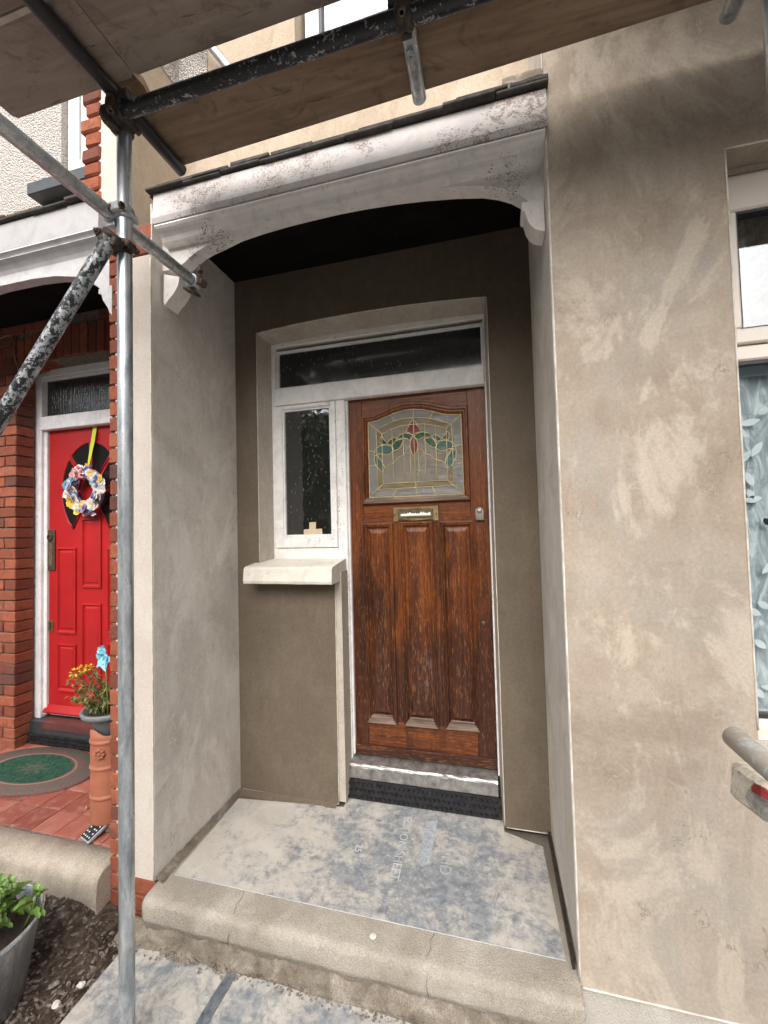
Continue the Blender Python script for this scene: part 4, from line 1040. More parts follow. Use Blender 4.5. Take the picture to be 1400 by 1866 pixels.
# ------------------------------------------------------------------ NEIGHBOUR HOUSE
nb = thing('terraced_house', 'red brick and pebbledash neighbouring house with bright red front door on the left', 'house', (-1.3, .5, -.2))
NZ = .04
wall = MB().box(-2.6, -1.83, D + .012, D + .14, NZ - .05, 3.12).box(-1.83, -.30, D + .012, D + .14, 2.80, 3.12).build('brick_wall', 'mortar', nb, label='red brick back wall of the neighbouring porch')
c0 = .075
def courses(x_edge, z0, z1):
    k = 0; z = z0
    while z < z1:
        L = .215 if k % 2 == 0 else .104
        put_brick(x_edge - L, x_edge, D, D + .125, z, z + .066, wall)
        x = x_edge - L - .010
        for _ in range(2):
            l2 = .215
            put_brick(x - l2, x, D, D + .10, z, z + .066, wall); x -= l2 + .010
        z += c0; k += 1
courses(-1.815, NZ, 2.80)
# segmental arch of soldier bricks
def arch_z(x): t = (x + 1.815) / 1.05; return 2.765 + .05 * 4 * t * (1 - t) * .9
i = 0
x = -1.80
while x < -.78:
    zc = arch_z(x); sl = -(x + 1.29) * .16
    o = put_brick(x, x + .064, D - .002, D + .125, zc, zc + .215, wall, rot=(0, -sl * .9, 0)); x += .0725
k = 0; z = 2.80
while z < 3.10:
    x = -2.30 + (.112 if k % 2 else 0)
    while x < -.75:
        x1 = x + .215
        inside = x1 > -1.83 and z < (arch_z(max(min((x + x1) / 2, -.77), -1.81)) + .222)
        if not inside: put_brick(x, x1, D, D + .10, z, z + .066, wall)
        elif x < -1.83: put_brick(x, -1.825, D, D + .10, z, z + .066, wall)
        x += .225
    z += c0; k += 1
# pier brick strip between the two porches
strip = MB().box(XP - .002, XP + .031, .010, D, -.32, 5.4).build('brick_quoin', 'mortar_pale', nb, label='narrow toothed edge of red brick beside the steel pole')
z = -.29; k = 0
while z < 4.9:
    if z < 2.98: put_brick(XP - .004 + rb.uniform(-.003, .003), XP + .055, -.004, .10, z, z + .066, strip, 'brick_worn')
    else:
        L = .115 if k % 2 else .095
        put_brick(-.285 - L + rb.uniform(-.01, .01), -.285, -.012, .10, z, z + .066, strip, 'brick_worn', bev=.008)
    z += c0; k += 1
MB().box(-.375, -.286, .012, .30, 2.98, 4.95).build('quoin_core', 'mortar_pale', nb)
MB().box(-.30, -.131, -.003, .02, 3.02, 5.4).build('upper_pier_face', 'plaster_pale', nb)
# canopy fascia
NX0 = -2.6; nx1 = -.285
g = MB(); g.prismx([(-.05, 3.145), (-.055, 3.0), (-.04, 2.995), (.05, 2.995), (.05, 3.145)], NX0, nx1 + .04); g.build('fascia_board', 'paint_clean', nb, label='clean white fascia of the neighbouring porch')
g = MB(); g.prismx([(-.060, 2.994), (-.064, 2.984), (-.05, 2.976), (-.045, 2.970), (-.05, 2.962), (-.03, 2.955), (-.01, 2.935), (.0, 2.918), (.05, 2.918), (.05, 2.994)], NX0, nx1 + .05); g.build('fascia_moulding', 'paint_nb', nb)
ar = [xz(u, v, .0) for u, v in ((-60, 545), (-30, 530), (0, 521), (60, 508), (100, 503), (140, 504), (165, 513), (178, 522), (186, 530))]
g = MB(); g.prism([(ar[0][0], 2.95)] + ar + [(ar[-1][0] + .005, xz(180, 545, 0)[1]), (XP - .006, xz(180, 545, 0)[1]), (XP - .006, 2.95)], .0, .055); g.build('spandrel', 'paint_nb', nb)
g = MB(); g.prism([xz(*q, -.005) for q in ((181, 528), (205, 520), (205, 575), (201, 570), (197, 560), (189, 548), (186, 536), (181, 536))], -.008, .06); g.build('corbel', 'paint_nb', nb)
for i in range(10):
    x0 = -2.5 + i * .23; zz = 3.148 + rs.uniform(-.002, .005)
    if x0 > -.42: break
    g = MB(); g.box(x0, min(x0 + .224, -.30), -.075 + rs.uniform(-.01, .008), .36, zz, zz + rs.uniform(.012, .018), .003); g.build('canopy_slate', 'slate', nb)
    g = MB(); g.box(x0 + .06, min(x0 + .28, -.30), -.06 + rs.uniform(-.01, .012), .36, zz + .02, zz + .034, .003); g.build('canopy_slate', 'iron_rust', nb)
# upper wall pebbledash & window
wxl = atY(112, 200, UY).x; wzs = atY(60, 335, UY).z
MB().box(-3.2, wxl, UY, .7, 3.15, 6).box(wxl, -.32, UY, .7, 3.15, wzs - .01).box(wxl, -.32, UY + .3, .7, wzs, 6).build('pebbledash_wall', 'pebbledash', nb, label='white pebbledashed upper wall')
nw = link('upper_window', None, (wxl + .4, UY + .05, wzs), nb, 'white upstairs window with dark sill beside the pier')
g = MB(); yy = UY + .04
g.box(wxl, wxl + .085, yy, yy + .07, wzs + .03, 5.6, .004); g.box(wxl + .085, -.32, yy, yy + .07, wzs + .03, wzs + .11, .004); g.box(wxl + .092, wxl + .15, yy + .012, yy + .06, wzs + .11, 5.6, .004); g.build('frame', 'upvc_white', nw)
g = MB(); g.box(wxl + .151, -.32, yy + .03, yy + .034, wzs + .11, 5.6); g.build('pane', 'glass_clear', nw)
g = MB(); g.grid([[(wxl + .1 + i * .025, UY + .16 + .015 * math.sin(i * 1.3), z) for i in range(30)] for z in (wzs, 5.6)]); g.build('curtain', 'curtain_up', nw)
sl0, sl1 = atY(52, 345, UY - .08), atY(170, 305, UY - .08)
g = MB(); g.box(sl0.x, -.30, UY - .09, UY + .04, sl0.z - .045, sl0.z + .03, .004); g.build('window_sill', 'blue_black', nw)
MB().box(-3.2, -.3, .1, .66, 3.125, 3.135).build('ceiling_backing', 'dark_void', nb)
MB().box(-3.2, -.3, .06, .66, 3.10, 3.12).build('porch_ceiling', 'shade_black_timber', nb)
# door frame and door
NFY, NDY = .795, .835
nf = link('door_frame', None, (-1.3, NFY, .2), nb, 'white frame of the red door')
nd_ = lambda u, v, y=NDY: xz(u, v, y)
fl = nd_(62, 800, NFY)[0]; fi = nd_(75, 900, NFY)[0]; zt1 = nd_(110, 683, NFY)[1]; ztb0 = nd_(100, 782, NFY)[1]; ztb1 = nd_(100, 760, NFY)[1]; nzd = nd_(90, 1296)[1]
member('jamb', fl, fi, .20, zt1 + .05, NFY, NFY + .10, 'paint_nb_frame', parent=nf)
member('jamb_stop', fi, fi + .03, .22, ztb0, NFY + .02, NFY + .10, 'paint_nb_frame', parent=nf)
member('head', fi + .001, -.75, zt1, zt1 + .06, NFY, NFY + .10, 'paint_nb_frame', parent=nf)
member('head_bead', fi + .001, -.75, zt1 - .02, zt1 - .001, NFY + .02, NFY + .1, 'paint_nb_frame', parent=nf)
member('transom_bar', fi + .001, -.75, ztb0, ztb1 + .01, NFY - .01, NFY + .10, 'paint_nb_frame', parent=nf)
MB().box(fi, -.75, NFY + .045, NFY + .049, ztb1, zt1).build('fanlight_pane', 'glass_reeded', nf, label='reeded fanlight pane above the red door')
MB().box(-1.85, -.6, NFY + .14, NFY + .16, .2, 3.0).build('hallway', 'room_dark', nb)
ndoor = link('front_door', None, (-1.2, NDY, nzd), nb, 'glossy bright red panelled door with oval glazed sunburst window')
ndx0 = nd_(87, 1000)[0]; ndx1 = -.80
MB().box(ndx0, ndx1, NDY, NDY + .04, nzd, ztb0 + .01).build('door_leaf', 'red_paint', ndoor)
MB().prismx([(NDY - .03, nzd + .0), (NDY - .034, nzd + .012), (NDY - .004, nzd + .055), (NDY - .0005, nzd + .055), (NDY - .0005, nzd)], ndx0, ndx1).build('weatherboard', 'red_paint', ndoor)
oc = nd_(167, 893); oa, ob_ = oc[0] - nd_(113, 885)[0], nd_(165, 803)[1] - oc[1]
def oval(a, k=1.0): return (oc[0] + oa * k * math.cos(a), oc[1] + ob_ * k * math.sin(a))
R_ = math.radians
for a0, a1 in ((92, 133), (137, 176), (47, 88), (4, 43), (184, 232), (308, 356)):
    n = 10; k0 = .40
    ou = [oval(R_(a0 + (a1 - a0) * i / n), .97) for i in range(n + 1)]; inn = [oval(R_(a0 + 2 + (a1 - a0 - 4) * i / n), k0) for i in range(n + 1)]
    MB().prism(ou + list(reversed(inn)), NDY - .003, NDY - .0015).build('door_pane', 'glass_dark', ndoor)
    g = MB(); pl = ou + list(reversed(inn)); pl.append(pl[0]); g.sweep([(x, NDY - .003, z) for x, z in pl], .007, 6); g.build('pane_moulding', 'red_paint', ndoor)
def npanel(u0, v0, u1, v1):
    x0, z1 = nd_(u0, v0); x1, z0 = nd_(u1, v1)
    g = MB(); g.ringpanel(x0, x1, z0, z1, NDY, [(0, 0, 0, .0), (.001, .001, .001, .010), (.010, .010, .014, .012), (.018, .018, .028, -.001), (.030, .030, .040, .002), (.036, .036, .046, .006)]); g.build('panel', 'red_paint', ndoor)
npanel(106, 998, 140, 1156); npanel(106, 1172, 140, 1263); npanel(151, 945, 186, 1072); npanel(151, 1099, 186, 1272); npanel(197, 998, 232, 1156); npanel(197, 1172, 232, 1263)
x0, z1 = nd_(88, 966); x1, z0 = nd_(102, 1039)
MB().box(x0, x1, NDY - .012, NDY - .0005, z0, z1, .003).build('letter_plate', 'tarnish', ndoor, label='tall tarnished brass letter and handle plate')
MB().box(x0 + .016, x1 - .016, NDY - .015, NDY - .012, z0 + .03, z1 - .10, .002).build('letter_flap', 'iron_rust', ndoor)
g = MB(); g.sweep([((x0 + x1) / 2 + .02 * math.cos(a), NDY - .02, z1 - .055 + .02 * math.sin(a)) for a in [i * math.pi / 6 for i in range(13)]], .004, 6); g.build('knocker_ring', 'tarnish', ndoor)
x0, z1 = nd_(89, 1131); x1, z0 = nd_(98, 1150); MB().box(x0, x1, NDY - .006, NDY - .0005, z0, z1, .002).build('keyhole_plate', 'brass', ndoor)
MB().box((x0 + x1) / 2 - .005, (x0 + x1) / 2 + .005, NDY - .0075, NDY - .006, z0 + .015, z1 - .015).build('keyhole', 'dark_void', ndoor)
# threshold, scraper
tzt_ = xz(75, 1312, .77)[1]
MB().box(-1.83, -.7, .755, NDY + .03, NZ - .02, tzt_, .006).build('threshold', 'blue_black', nb, label='black painted threshold')
simple('red_brown', (.10, .035, .032), .35, var=.3, scale=10)
MB().prismx([(.748, tzt_ - .05), (.748, tzt_ + .0), (NDY - .03, tzt_ + .012), (NDY - .03, tzt_ + .002), (.756, tzt_ - .004), (.756, tzt_ - .05)], xz(75, 1330, .75)[0], -.7).build('threshold_cap', 'red_brown', nb)
g = scraper(-1.83, -.9, .752, NZ + .004, NZ + .075, .010, ''); tag(g.build('scraper_strip', 'rubber'), 'black knobbly rubber strip below the threshold of the red door', 'rubber strip')
# wall wire
g = MB(); g.sweep([tuple(atY(u, v, D - .008)) for u, v in ((-15, 620), (0, 617), (12, 612), (20, 612), (25, 622), (26, 645), (30, 662), (34, 676))], .003, 6); g.build('cable', 'wire', nb)
# kerb + tiles
g = MB(); rows = []
kp = [(.60, NZ - .012), (.075, NZ - .012), (.07, NZ - .001)] + [(-.0 - .05 * math.sin(a) - .02, NZ - .05 + .05 * math.cos(a)) for a in [i * math.pi / 2 / 6 for i in range(7)]] + [(-.074, -.08), (-.07, -.16), (-.05, -.32), (.6, -.32)]
for k in range(61):
    x = -2.6 + (XP - .004 + 2.6) * k / 60
    rows.append([(x, py_ + (0 if i in (0, 1, len(kp) - 1) else .006 * mnoise.noise(Vector((x * 6, pz * 12, 1))) + .004 * mnoise.noise(Vector((x * 25, pz * 30, 1)))), pz + (0 if i < 2 else .004 * mnoise.noise(Vector((x * 9, py_ * 9, 2))))) for i, (py_, pz) in enumerate(kp)])
vs_ = g.grid(rows, True, True); g.bm.faces.new(vs_[0]); g.bm.faces.new(list(reversed(vs_[-1]))); g.build('porch_step', 'concrete_kerb', nb, label='rough pale concrete kerb of the neighbouring porch')
pf = structure(MB().box(-2.6, XP, .076, .80, NZ - .03, NZ - .004).build('porch_floor', 'mortar'), 'red quarry-tiled porch floor of the neighbouring house')
tm = {}
ti = 0.150
rr = random.Random(2)
for v in range(3):
    g = bmesh.new(); bmesh.ops.create_cube(g, size=1, matrix=Matrix.Diagonal((ti - .004, ti - .004, .012, 1))); bmesh.ops.bevel(g, geom=list(g.edges), offset=.0015, segments=1, affect='EDGES')
    me = bpy.data.meshes.new('tile'); g.to_mesh(me); g.free(); me.materials.append(MAT['quarry_tile']); tm[v] = me
for j in range(5):
    for i in range(12):
        x = XP - .08 - i * ti; y = .155 + j * ti
        o = link('tile', tm[rr.randrange(3)], (x, y, NZ - .004 + rr.uniform(-.0008, .0008)), pf)

# ------------------------------------------------------------------ SCAFFOLD
PX, PY = .261, -.388
scf = thing('scaffold', 'galvanised and black steel tube scaffold clamped together in front of the porch', 'scaffold', (PX, PY, -.2))
def tube(p0, p1, mat, label, r=.0242): 
    g = MB(); g.pipe(p0, p1, r); return g.build('scaffold_tube', mat, scf, label=label)
ZL = 3.020; ZT = 3.069; ZB = 3.0945
tube((PX, PY, -.20), (PX, PY, 3.065), 'steel', 'shiny galvanised upright tube left of the porch')
tube((.228, PY - .049, ZL), (3.2, PY - .040, ZL), 'steel_black', 'chipped black horizontal tube running along the house')
tube((.292, -1.7, ZT), (.292, -.135, ZT), 'steel_black2', 'black tube under the boards above the upright')
tube((1.306, -1.1, ZT), (1.306, -.150, ZT), 'steel_dull', 'grey tube end poking out over the middle of the porch')
tube((2.247, -.9, ZT), (2.247, -.133, ZT), 'steel_dull', 'grey tube end at the top right')
tube((.213, -1.8, 2.70), (.213, .056, 2.70), 'steel_dull', 'grey tube ending just under the white arch')
b0, b1 = atT(195, 445, 1.42), atT(0, 765, 1.44); bd = (b1 - b0)
tube(b0 - bd * .03, b0 + bd * 3.0, 'steel_chipped', 'diagonal brace with flaking black paint')
rp = atT(1384, 20, 1.0) + Vector((.026, 0, 0))
tube((2.205, -.398, -.29), (2.205, -.398, 4.2), 'steel', 'upright tube at the right edge of the photo')
t0 = atT(1340, 1345, .94); t0 = Vector((t0.x, t0.y, t0.z))
tube((t0.x, t0.y + .005, t0.z), (t0.x + .02, -1.6, t0.z), 'steel_dusty', 'mortar-covered tube end low on the right')
h0, h1 = atT(385, 85, 2.2), atT(412, 118, 2.2); hd = h1 - h0
tube(h0 - hd * 4, h1 + hd * 1.6, 'steel_dull', 'far tube glimpsed through the gap in the boards', .022)
# couplers
def frame_of(d):
    z = Vector(d).normalized(); x = z.orthogonal().normalized(); y = z.cross(x); return x, y, z
def coupler(c, d1, d2, side, label, mat='iron_dark', scale=1.0):
    """two cast bands round crossing tubes, with flaps, hinge lugs, bolts and nuts"""
    root = link('coupler', None, c, scf, label)
    c = Vector(c)
    for dirv, off in ((Vector(d1), Vector(side) * -.0245), (Vector(d2), Vector(side) * .0245)):
        x, y, z = frame_of(dirv); cc = c + off; n = 18
        s_ = Vector(side); a0 = math.atan2(s_.dot(y), s_.dot(x))
        g = MB(); hw = .024 * scale
        ro, ri = .0315, .0245
        prof = [(ri, -hw), (ro - .003, -hw), (ro, -hw + .004), (ro, -hw * .35), (ro - .003, -hw * .2), (ro - .003, hw * .2), (ro, hw * .35), (ro, hw - .004), (ro - .003, hw), (ri, hw)]
        rows = [[cc + (x * math.cos(2 * math.pi * k / n) + y * math.sin(2 * math.pi * k / n)) * r + z * h for k in range(n)] for r, h in prof]
        g.grid(rows, True, True); g.build('band', mat, root)
        g = MB(); perp = z.cross(s_).normalized()
        for sg in (1, -1):
            q = cc + perp * sg * .034
            mt = Matrix((perp, s_, z)).transposed().to_4x4(); mt.translation = q
            g.obox(mt, .022, .036, .032, .003); g.build('lug', mat, root); g = MB()
        q = cc + perp * .036
        g.sweep([q - s_ * .030, q + s_ * .034], .0062, 8); g.sweep([q + s_ * .012, q + s_ * .026], .0125, 6); g.sweep([q - s_ * .030, q - s_ * .020], .012, 6)
        g.build('bolt', 'iron_rust', root)
    return root
V = Vector
coupler((PX, PY - .0245, ZL), (0, 0, 1), (1, 0, 0), (0, -1, 0), 'black right-angle coupler at the head of the left upright')
coupler((.292, PY - .049, ZT - .0245), (1, 0, 0), (0, 1, 0), (0, 0, 1), 'black coupler under the boards beside the left upright')
coupler((PX - .0245, PY, 2.70), (0, 0, 1), (0, 1, 0), (-1, 0, 0), 'grey coupler joining the upright to the tube entering the porch', 'steel_dull')
bp = b0 + bd * .02
coupler((PX - .005, PY - .030, b0.z + .02), (0, 0, 1), tuple(bd.normalized()), (0, -1, 0), 'dark swivel coupler at the top of the diagonal brace')
coupler((1.306, PY - .046, ZT - .0245), (1, 0, 0), (0, 1, 0), (0, 0, 1), 'long strap coupler over the middle of the porch', 'iron_dark')
coupler((2.226, PY - .03, ZT - .03), (0, 0, 1), (1, 0, 0), (0, -1, 0), 'coupler at the right upright')
# end clip of the tube under the arch
cp = V((.213, .030, 2.70)); root = link('coupler', None, cp, scf, 'loose rusty half coupler on the tube end below the arch')
g = MB(); n = 16
g.grid([[cp + V((math.cos(2 * math.pi * k / n) * r, h, math.sin(2 * math.pi * k / n) * r)) for k in range(n)] for r, h in ((.025, -.022), (.031, -.022), (.033, -.014), (.033, .014), (.031, .022), (.025, .022))], True, True); g.build('band', 'steel_dull', root)
g = MB(); g.obox(Matrix.Translation(cp + V((.044, 0, -.012))) @ Matrix.Rotation(.3, 4, 'Y'), .03, .04, .03, .005); g.obox(Matrix.Translation(cp + V((-.01, -.002, -.045))) @ Matrix.Rotation(.5, 4, 'Y'), .075, .044, .012, .004); g.build('lug', 'iron_rust', root)
g = MB(); g.sweep([cp + V((.036, 0, -.005)), cp + V((.030, 0, .075))], .006, 8); g.sweep([cp + V((.033, 0, .040)), cp + V((.032, 0, .052))], .012, 6); g.build('bolt', 'iron_rust', root)
# strap at transom 2
g = MB(); g.obox(Matrix.Translation((1.306, -.41, ZT - .030)) @ Matrix.Rotation(-.05, 4, 'X'), .026, .20, .006, .002); st_ = g.build('strap', 'steel_dull', scf)
g = MB(); g.sweep([(1.306, -.335, ZT - .03), (1.306, -.335, ZT - .075)], .007, 8); g.sweep([(1.306, -.335, ZT - .045), (1.306, -.335, ZT - .058)], .014, 6); g.build('bolt', 'steel_dull', st_)
# boards
def board(x0, x1, y0, y1, z, mat, label, rot=0):
    g = MB(); n = 24; T = .038
    def rr_(x, y, zz): 
        return (x, y + (x - x0) * rot, zz + .002 * mnoise.noise(Vector((x * 2, y * 9, z))))
    c = .012
    outl = [(x0, y0 + c), (x0, y1 - c), (x0 + c, y1)] + [(x0 + c + (x1 - x0 - 2 * c) * i / n, y1) for i in range(1, n)] + [(x1 - c, y1), (x1, y1 - c), (x1, y0 + c), (x1 - c, y0)] + [(x1 - c - (x1 - x0 - 2 * c) * i / n, y0) for i in range(1, n)] + [(x0 + c, y0)]
    a = [g.bm.verts.new(rr_(x, y, z)) for x, y in outl]; b = [g.bm.verts.new(rr_(x, y, z + T)) for x, y in outl]
    g.bm.faces.new(a); g.bm.faces.new(list(reversed(b)))
    for i in range(len(outl)):
        j = (i + 1) % len(outl); g.bm.faces.new((a[i], b[i], b[j], a[j]))
    o = g.build('scaffold_board', mat); tag(o, label, 'scaffold board', 'scaffold boards over the porch'); 
    return o
board(.285, 3.1, -.362, -.130, ZB + .001, 'board_brown', 'brown scaffold board nearest the house over the porch mouth', -.021)
board(-.155, .385, -.688, -.463, ZB + .001, 'board_grey', 'short grey scaffold board stopping left of the black upright coupler')
board(.388, 3.1, -.690, -.464, ZB + .001, 'board_grey', 'grey scaffold board above and outside the black horizontal tube', -.002)
board(-.7, 3.1, -.945, -.703, ZB + .001, 'board_grey', 'outermost grey scaffold board at the top left corner')
g = MB(); g.prismx([(-.700, ZB - .002), (-.686, ZB - .002), (-.686, ZB + .03), (-.700, ZB + .03)], -.8, .27); tag(g.build('timber_batten', 'board_pale'), 'pale thin batten wedged between two grey boards at top left', 'batten')
for i in range(5):  # added out-of-view boards, placed only to shade the top of the tan wall
    y0 = -.36 - i * .255
    board(1.775, 4.8, y0, y0 + .225, 3.72, 'board_grey', ['added unseen shade board closest to the tan wall', 'second added unseen shade board out from the tan wall', 'third added unseen shade board out from the tan wall', 'fourth added unseen shade board out from the tan wall', 'outermost added unseen shade board above the tan wall'][i])
q = [(.355, -.46), (.36, -.40), (.272, -.115), (.232, -.14), (.215, -.25), (.215, -.44)]
g = MB(); a = [g.bm.verts.new((x, y, ZB + .041)) for x, y in q]; b = [g.bm.verts.new((x, y, ZB + .070)) for x, y in q]; g.bm.faces.new(a); g.bm.faces.new(list(reversed(b)))
for i in range(6): g.bm.faces.new((a[i], b[i], b[(i + 1) % 6], a[(i + 1) % 6]))
tag(g.build('packing_board', 'board_brown'), 'small brown offcut lying across the board ends above the left upright', 'offcut')
# painted block low right
bc = atT(1392, 1442, .93)
g = MB(); g.obox(Matrix.Translation(bc) @ Matrix.Rotation(.25, 4, 'Z') @ Matrix.Rotation(.10, 4, 'Y'), .085, .10, .085, .012)
blk = g.build('timber_block', 'painted_block'); tag(blk, 'paint-splashed timber block with red and teal smears under the low tube end', 'block')
g = MB(); q = atT(1396, 1478, .86); g.pipe((q.x + .012, q.y + .06, q.z - .01), (q.x + .012, -1.3, q.z + .02), .018); g.build('scaffold_tube', 'steel_dull', scf, label='thin grey tube below the painted block')

# ------------------------------------------------------------------ small things by the red door
# wreath
wc = atY(160, 893, .79); wr = thing('wreath', 'round wreath of white, blue and yellow fabric flowers hanging on the red door', 'wreath', (wc.x, wc.y, wc.z - .2))
ra = abs(atY(128, 893, .79).x - atY(192, 893, .79).x) / 2 * .80; rbz = abs(atY(160, 850, .79).z - atY(160, 935, .79).z) / 2 * .82
g = MB(); g.sweep([(wc.x + ra * math.cos(a), wc.y, wc.z + rbz * math.sin(a)) for a in [i * 2 * math.pi / 28 for i in range(29)]], .020, 10, False); g.build('ring', 'petal_pl', wr)
rr = random.Random(12); pal = ['pw', 'pc', 'pw', 'pb', 'pl', 'pw', 'pp', 'py', 'pc', 'pw', 'pt', 'pb']
ro = random.Random(31)
for i in range(84):
    a = i * 2 * math.pi / 84 * 1.0 + rr.uniform(-.06, .06); k = rr.choice([.80, .98, 1.16])
    c = V((wc.x + ra * k * math.cos(a), wc.y - .028 - rr.uniform(0, .012) + abs(k - .98) * .06, wc.z + rbz * k * math.sin(a)))
    deg = math.degrees(a) % 360
    mt = rr.choice(pal)
    if 190 < deg < 260: mt = rr.choice(['py', 'py', 'pw', 'pc', 'pb'])
    if 100 < deg < 140: mt = rr.choice(['pp', 'pw', 'pp'])
    if 330 < deg or deg < 20: mt = rr.choice(['pw', 'pc', 'pb'])
    r = rr.uniform(.026, .040); g = MB()
    nrm = V((rr.uniform(-.5, .5), -1, rr.uniform(-.5, .5))).normalized(); x, y, z = frame_of(nrm)
    for ring, (n, rad, tilt) in enumerate(((6, r, .25), (5, r * .72, .6), (3, r * .42, 1.0))):
        for p in range(n):
            th = 2 * math.pi * p / n + ring * .5; dx = x * math.cos(th) + y * math.sin(th); dn = -x * math.sin(th) + y * math.cos(th)
            tip = c + dx * rad * math.cos(tilt) + z * (rad * math.sin(tilt)); w_ = rad * .55
            md_ = c + dx * rad * .6 * math.cos(tilt) + z * (rad * .5 * math.sin(tilt) + .004)
            g.face([c + z * ring * .002, md_ + dn * w_, tip + dn * w_ * .4, tip - dn * w_ * .4, md_ - dn * w_])
    g.build('flower', 'petal_' + mt, wr)
g = MB(); rt = atY(167, 779, .80); rw_ = .028
g.grid([[(rt.x - rw_ + .012, .826, rt.z + .01), (rt.x + rw_ - .008, .826, rt.z + .01)], [(rt.x - rw_ * .9, .815, rt.z - .10), (rt.x + rw_ * .6, .811, rt.z - .10)], [(rt.x - .02 - .006, .80, rt.z - .20), (rt.x + .006, .796, rt.z - .20)], [(wc.x - .012, .79, wc.z + rbz), (wc.x + .008, .787, wc.z + rbz)]], True); g.build('ribbon', 'ribbon', wr)
g = MB(); bw = atY(163, 937, .775)
for s_ in (-1, 1): g.face([bw, bw + V((.035 * s_, -.01, .018)), bw + V((.065 * s_, 0, .0)), bw + V((.04 * s_, -.008, -.018))])
g.build('bow', 'petal_pw', wr)
# doormat
g = MB(); g.lathe([(0, .016), (.5, .016), (.985, .015), (1.0, .010), (1.0, .0)], (RUG[0], RUG[1], NZ + .0035), 72, ax=RUG[2], ay=RUG[3]); g.bm.normal_update()
tag(g.build('doormat', 'doormat'), 'oval green doormat with brown patterned border in front of the red door', 'doormat')
# terracotta pillar
pc = V((-.470, .20, NZ)); z_top = atY(175, 1335, .13).z
zb_ = atY(185, 1497, .11).z
r0 = .082
bk = MB().obox(Matrix.Translation((pc.x - .005, pc.y - .02, NZ + .024)) @ Matrix.Rotation(.25, 4, 'Z'), .11, .09, .044, .005).build('stone_block', 'concrete_rough'); tag(bk, 'small grey block wedged under the terracotta column planter', 'block')
zb_ = NZ + .048
H = z_top - zb_
pl = thing('column_planter', 'tall terracotta column planter with embossed flower, half hidden behind the brick edge', 'planter', (pc.x, pc.y, zb_))
prof = [(.0, .002), (r0 * .97, 0), (r0, .006)]
for f in (.30, .62, .90): prof += [(r0, f * H - .022), (r0, f * H - .015), (r0 + .002, f * H - .012), (r0 + .004, f * H - .009), (r0 + .004, f * H - .002), (r0 + .002, f * H + .002), (r0, f * H + .004), (r0, f * H + .012)]
prof += [(r0 * 1.0, H), (r0 * .93, H), (r0 * .93, H - .10)]
g = MB(); g.lathe(prof, (pc.x, pc.y, zb_), 40)
for v in g.bm.verts:
    if v.co.z > zb_ + H - .02:
        a = math.atan2(v.co.y - pc.y, v.co.x - pc.x); v.co.z += .018 * math.sin(a * 3 + .6)
g.build('column', 'terracotta', pl)
g = MB(); fa = math.radians(-72); fc = V((pc.x + (r0 + .002) * math.cos(fa), pc.y + (r0 + .002) * math.sin(fa), zb_ + H * .78)); x, y, z = frame_of(V((math.cos(fa), math.sin(fa), 0)))
for p in range(8):
    th = p * math.pi / 4; g.ico(fc + (x * math.cos(th) + y * math.sin(th)) * .020, .011, 1, (1, 1, .7))
g.ico(fc, .012, 1); g.build('embossed_flower', 'terracotta', pl)
# grey pot on it
gp = thing('flower_pot', 'grey plastic pot set into the top of the terracotta column', 'pot', (pc.x, pc.y, zb_ + H - .06))
zr = atY(165, 1302, .11).z
hh = zr - (zb_ + H) 
g = MB(); z0 = zb_ + H - .06
prof = [(0, 0), (.055, 0), (.072, .10), (.094, zr - z0 - .03), (.118, zr - z0 - .026), (.122, zr - z0 - .004), (.118, zr - z0), (.108, zr - z0), (.100, zr - z0 - .02), (.0, zr - z0 - .035)]
g.lathe(prof, (pc.x, pc.y, z0), 40, ax=1.08); g.build('pot', 'grey_plastic', gp)
g = MB(); g.lathe([(.0, zr - z0 - .020), (.103, zr - z0 - .022)], (pc.x, pc.y, z0), 24, ax=1.06); g.build('soil', 'pot_soil', gp)
# wallflower
wf = thing('wallflower_plant', 'straggly wallflower with small yellow blooms in the grey pot', 'plant', (pc.x, pc.y, zr - .03))
rr = random.Random(77)
def leaf(g, p, d, L, wdt, droop=.3, up=V((0, 0, 1))):
    d = V(d).normalized(); s_ = d.cross(up); s_ = (s_ if s_.length > .01 else V((1, 0, 0))).normalized(); n_ = s_.cross(d)
    m1 = p + d * L * .45 + n_ * L * .08; tip = p + d * L - V((0, 0, 1)) * L * droop
    a = g.bm.verts.new(p); b = g.bm.verts.new(m1 + s_ * wdt / 2 + n_ * wdt * .15); c = g.bm.verts.new(tip); e = g.bm.verts.new(m1 - s_ * wdt / 2 + n_ * wdt * .15); m_ = g.bm.verts.new(m1)
    for f in ((a, b, m_), (b, c, m_), (c, e, m_), (e, a, m_)): g.bm.faces.new(f)
gs, gl_, gd, gy = MB(), MB(), MB(), MB()
tops = [atY(137, 1225, .06), atY(152, 1219, .08), atY(164, 1219, .09)]
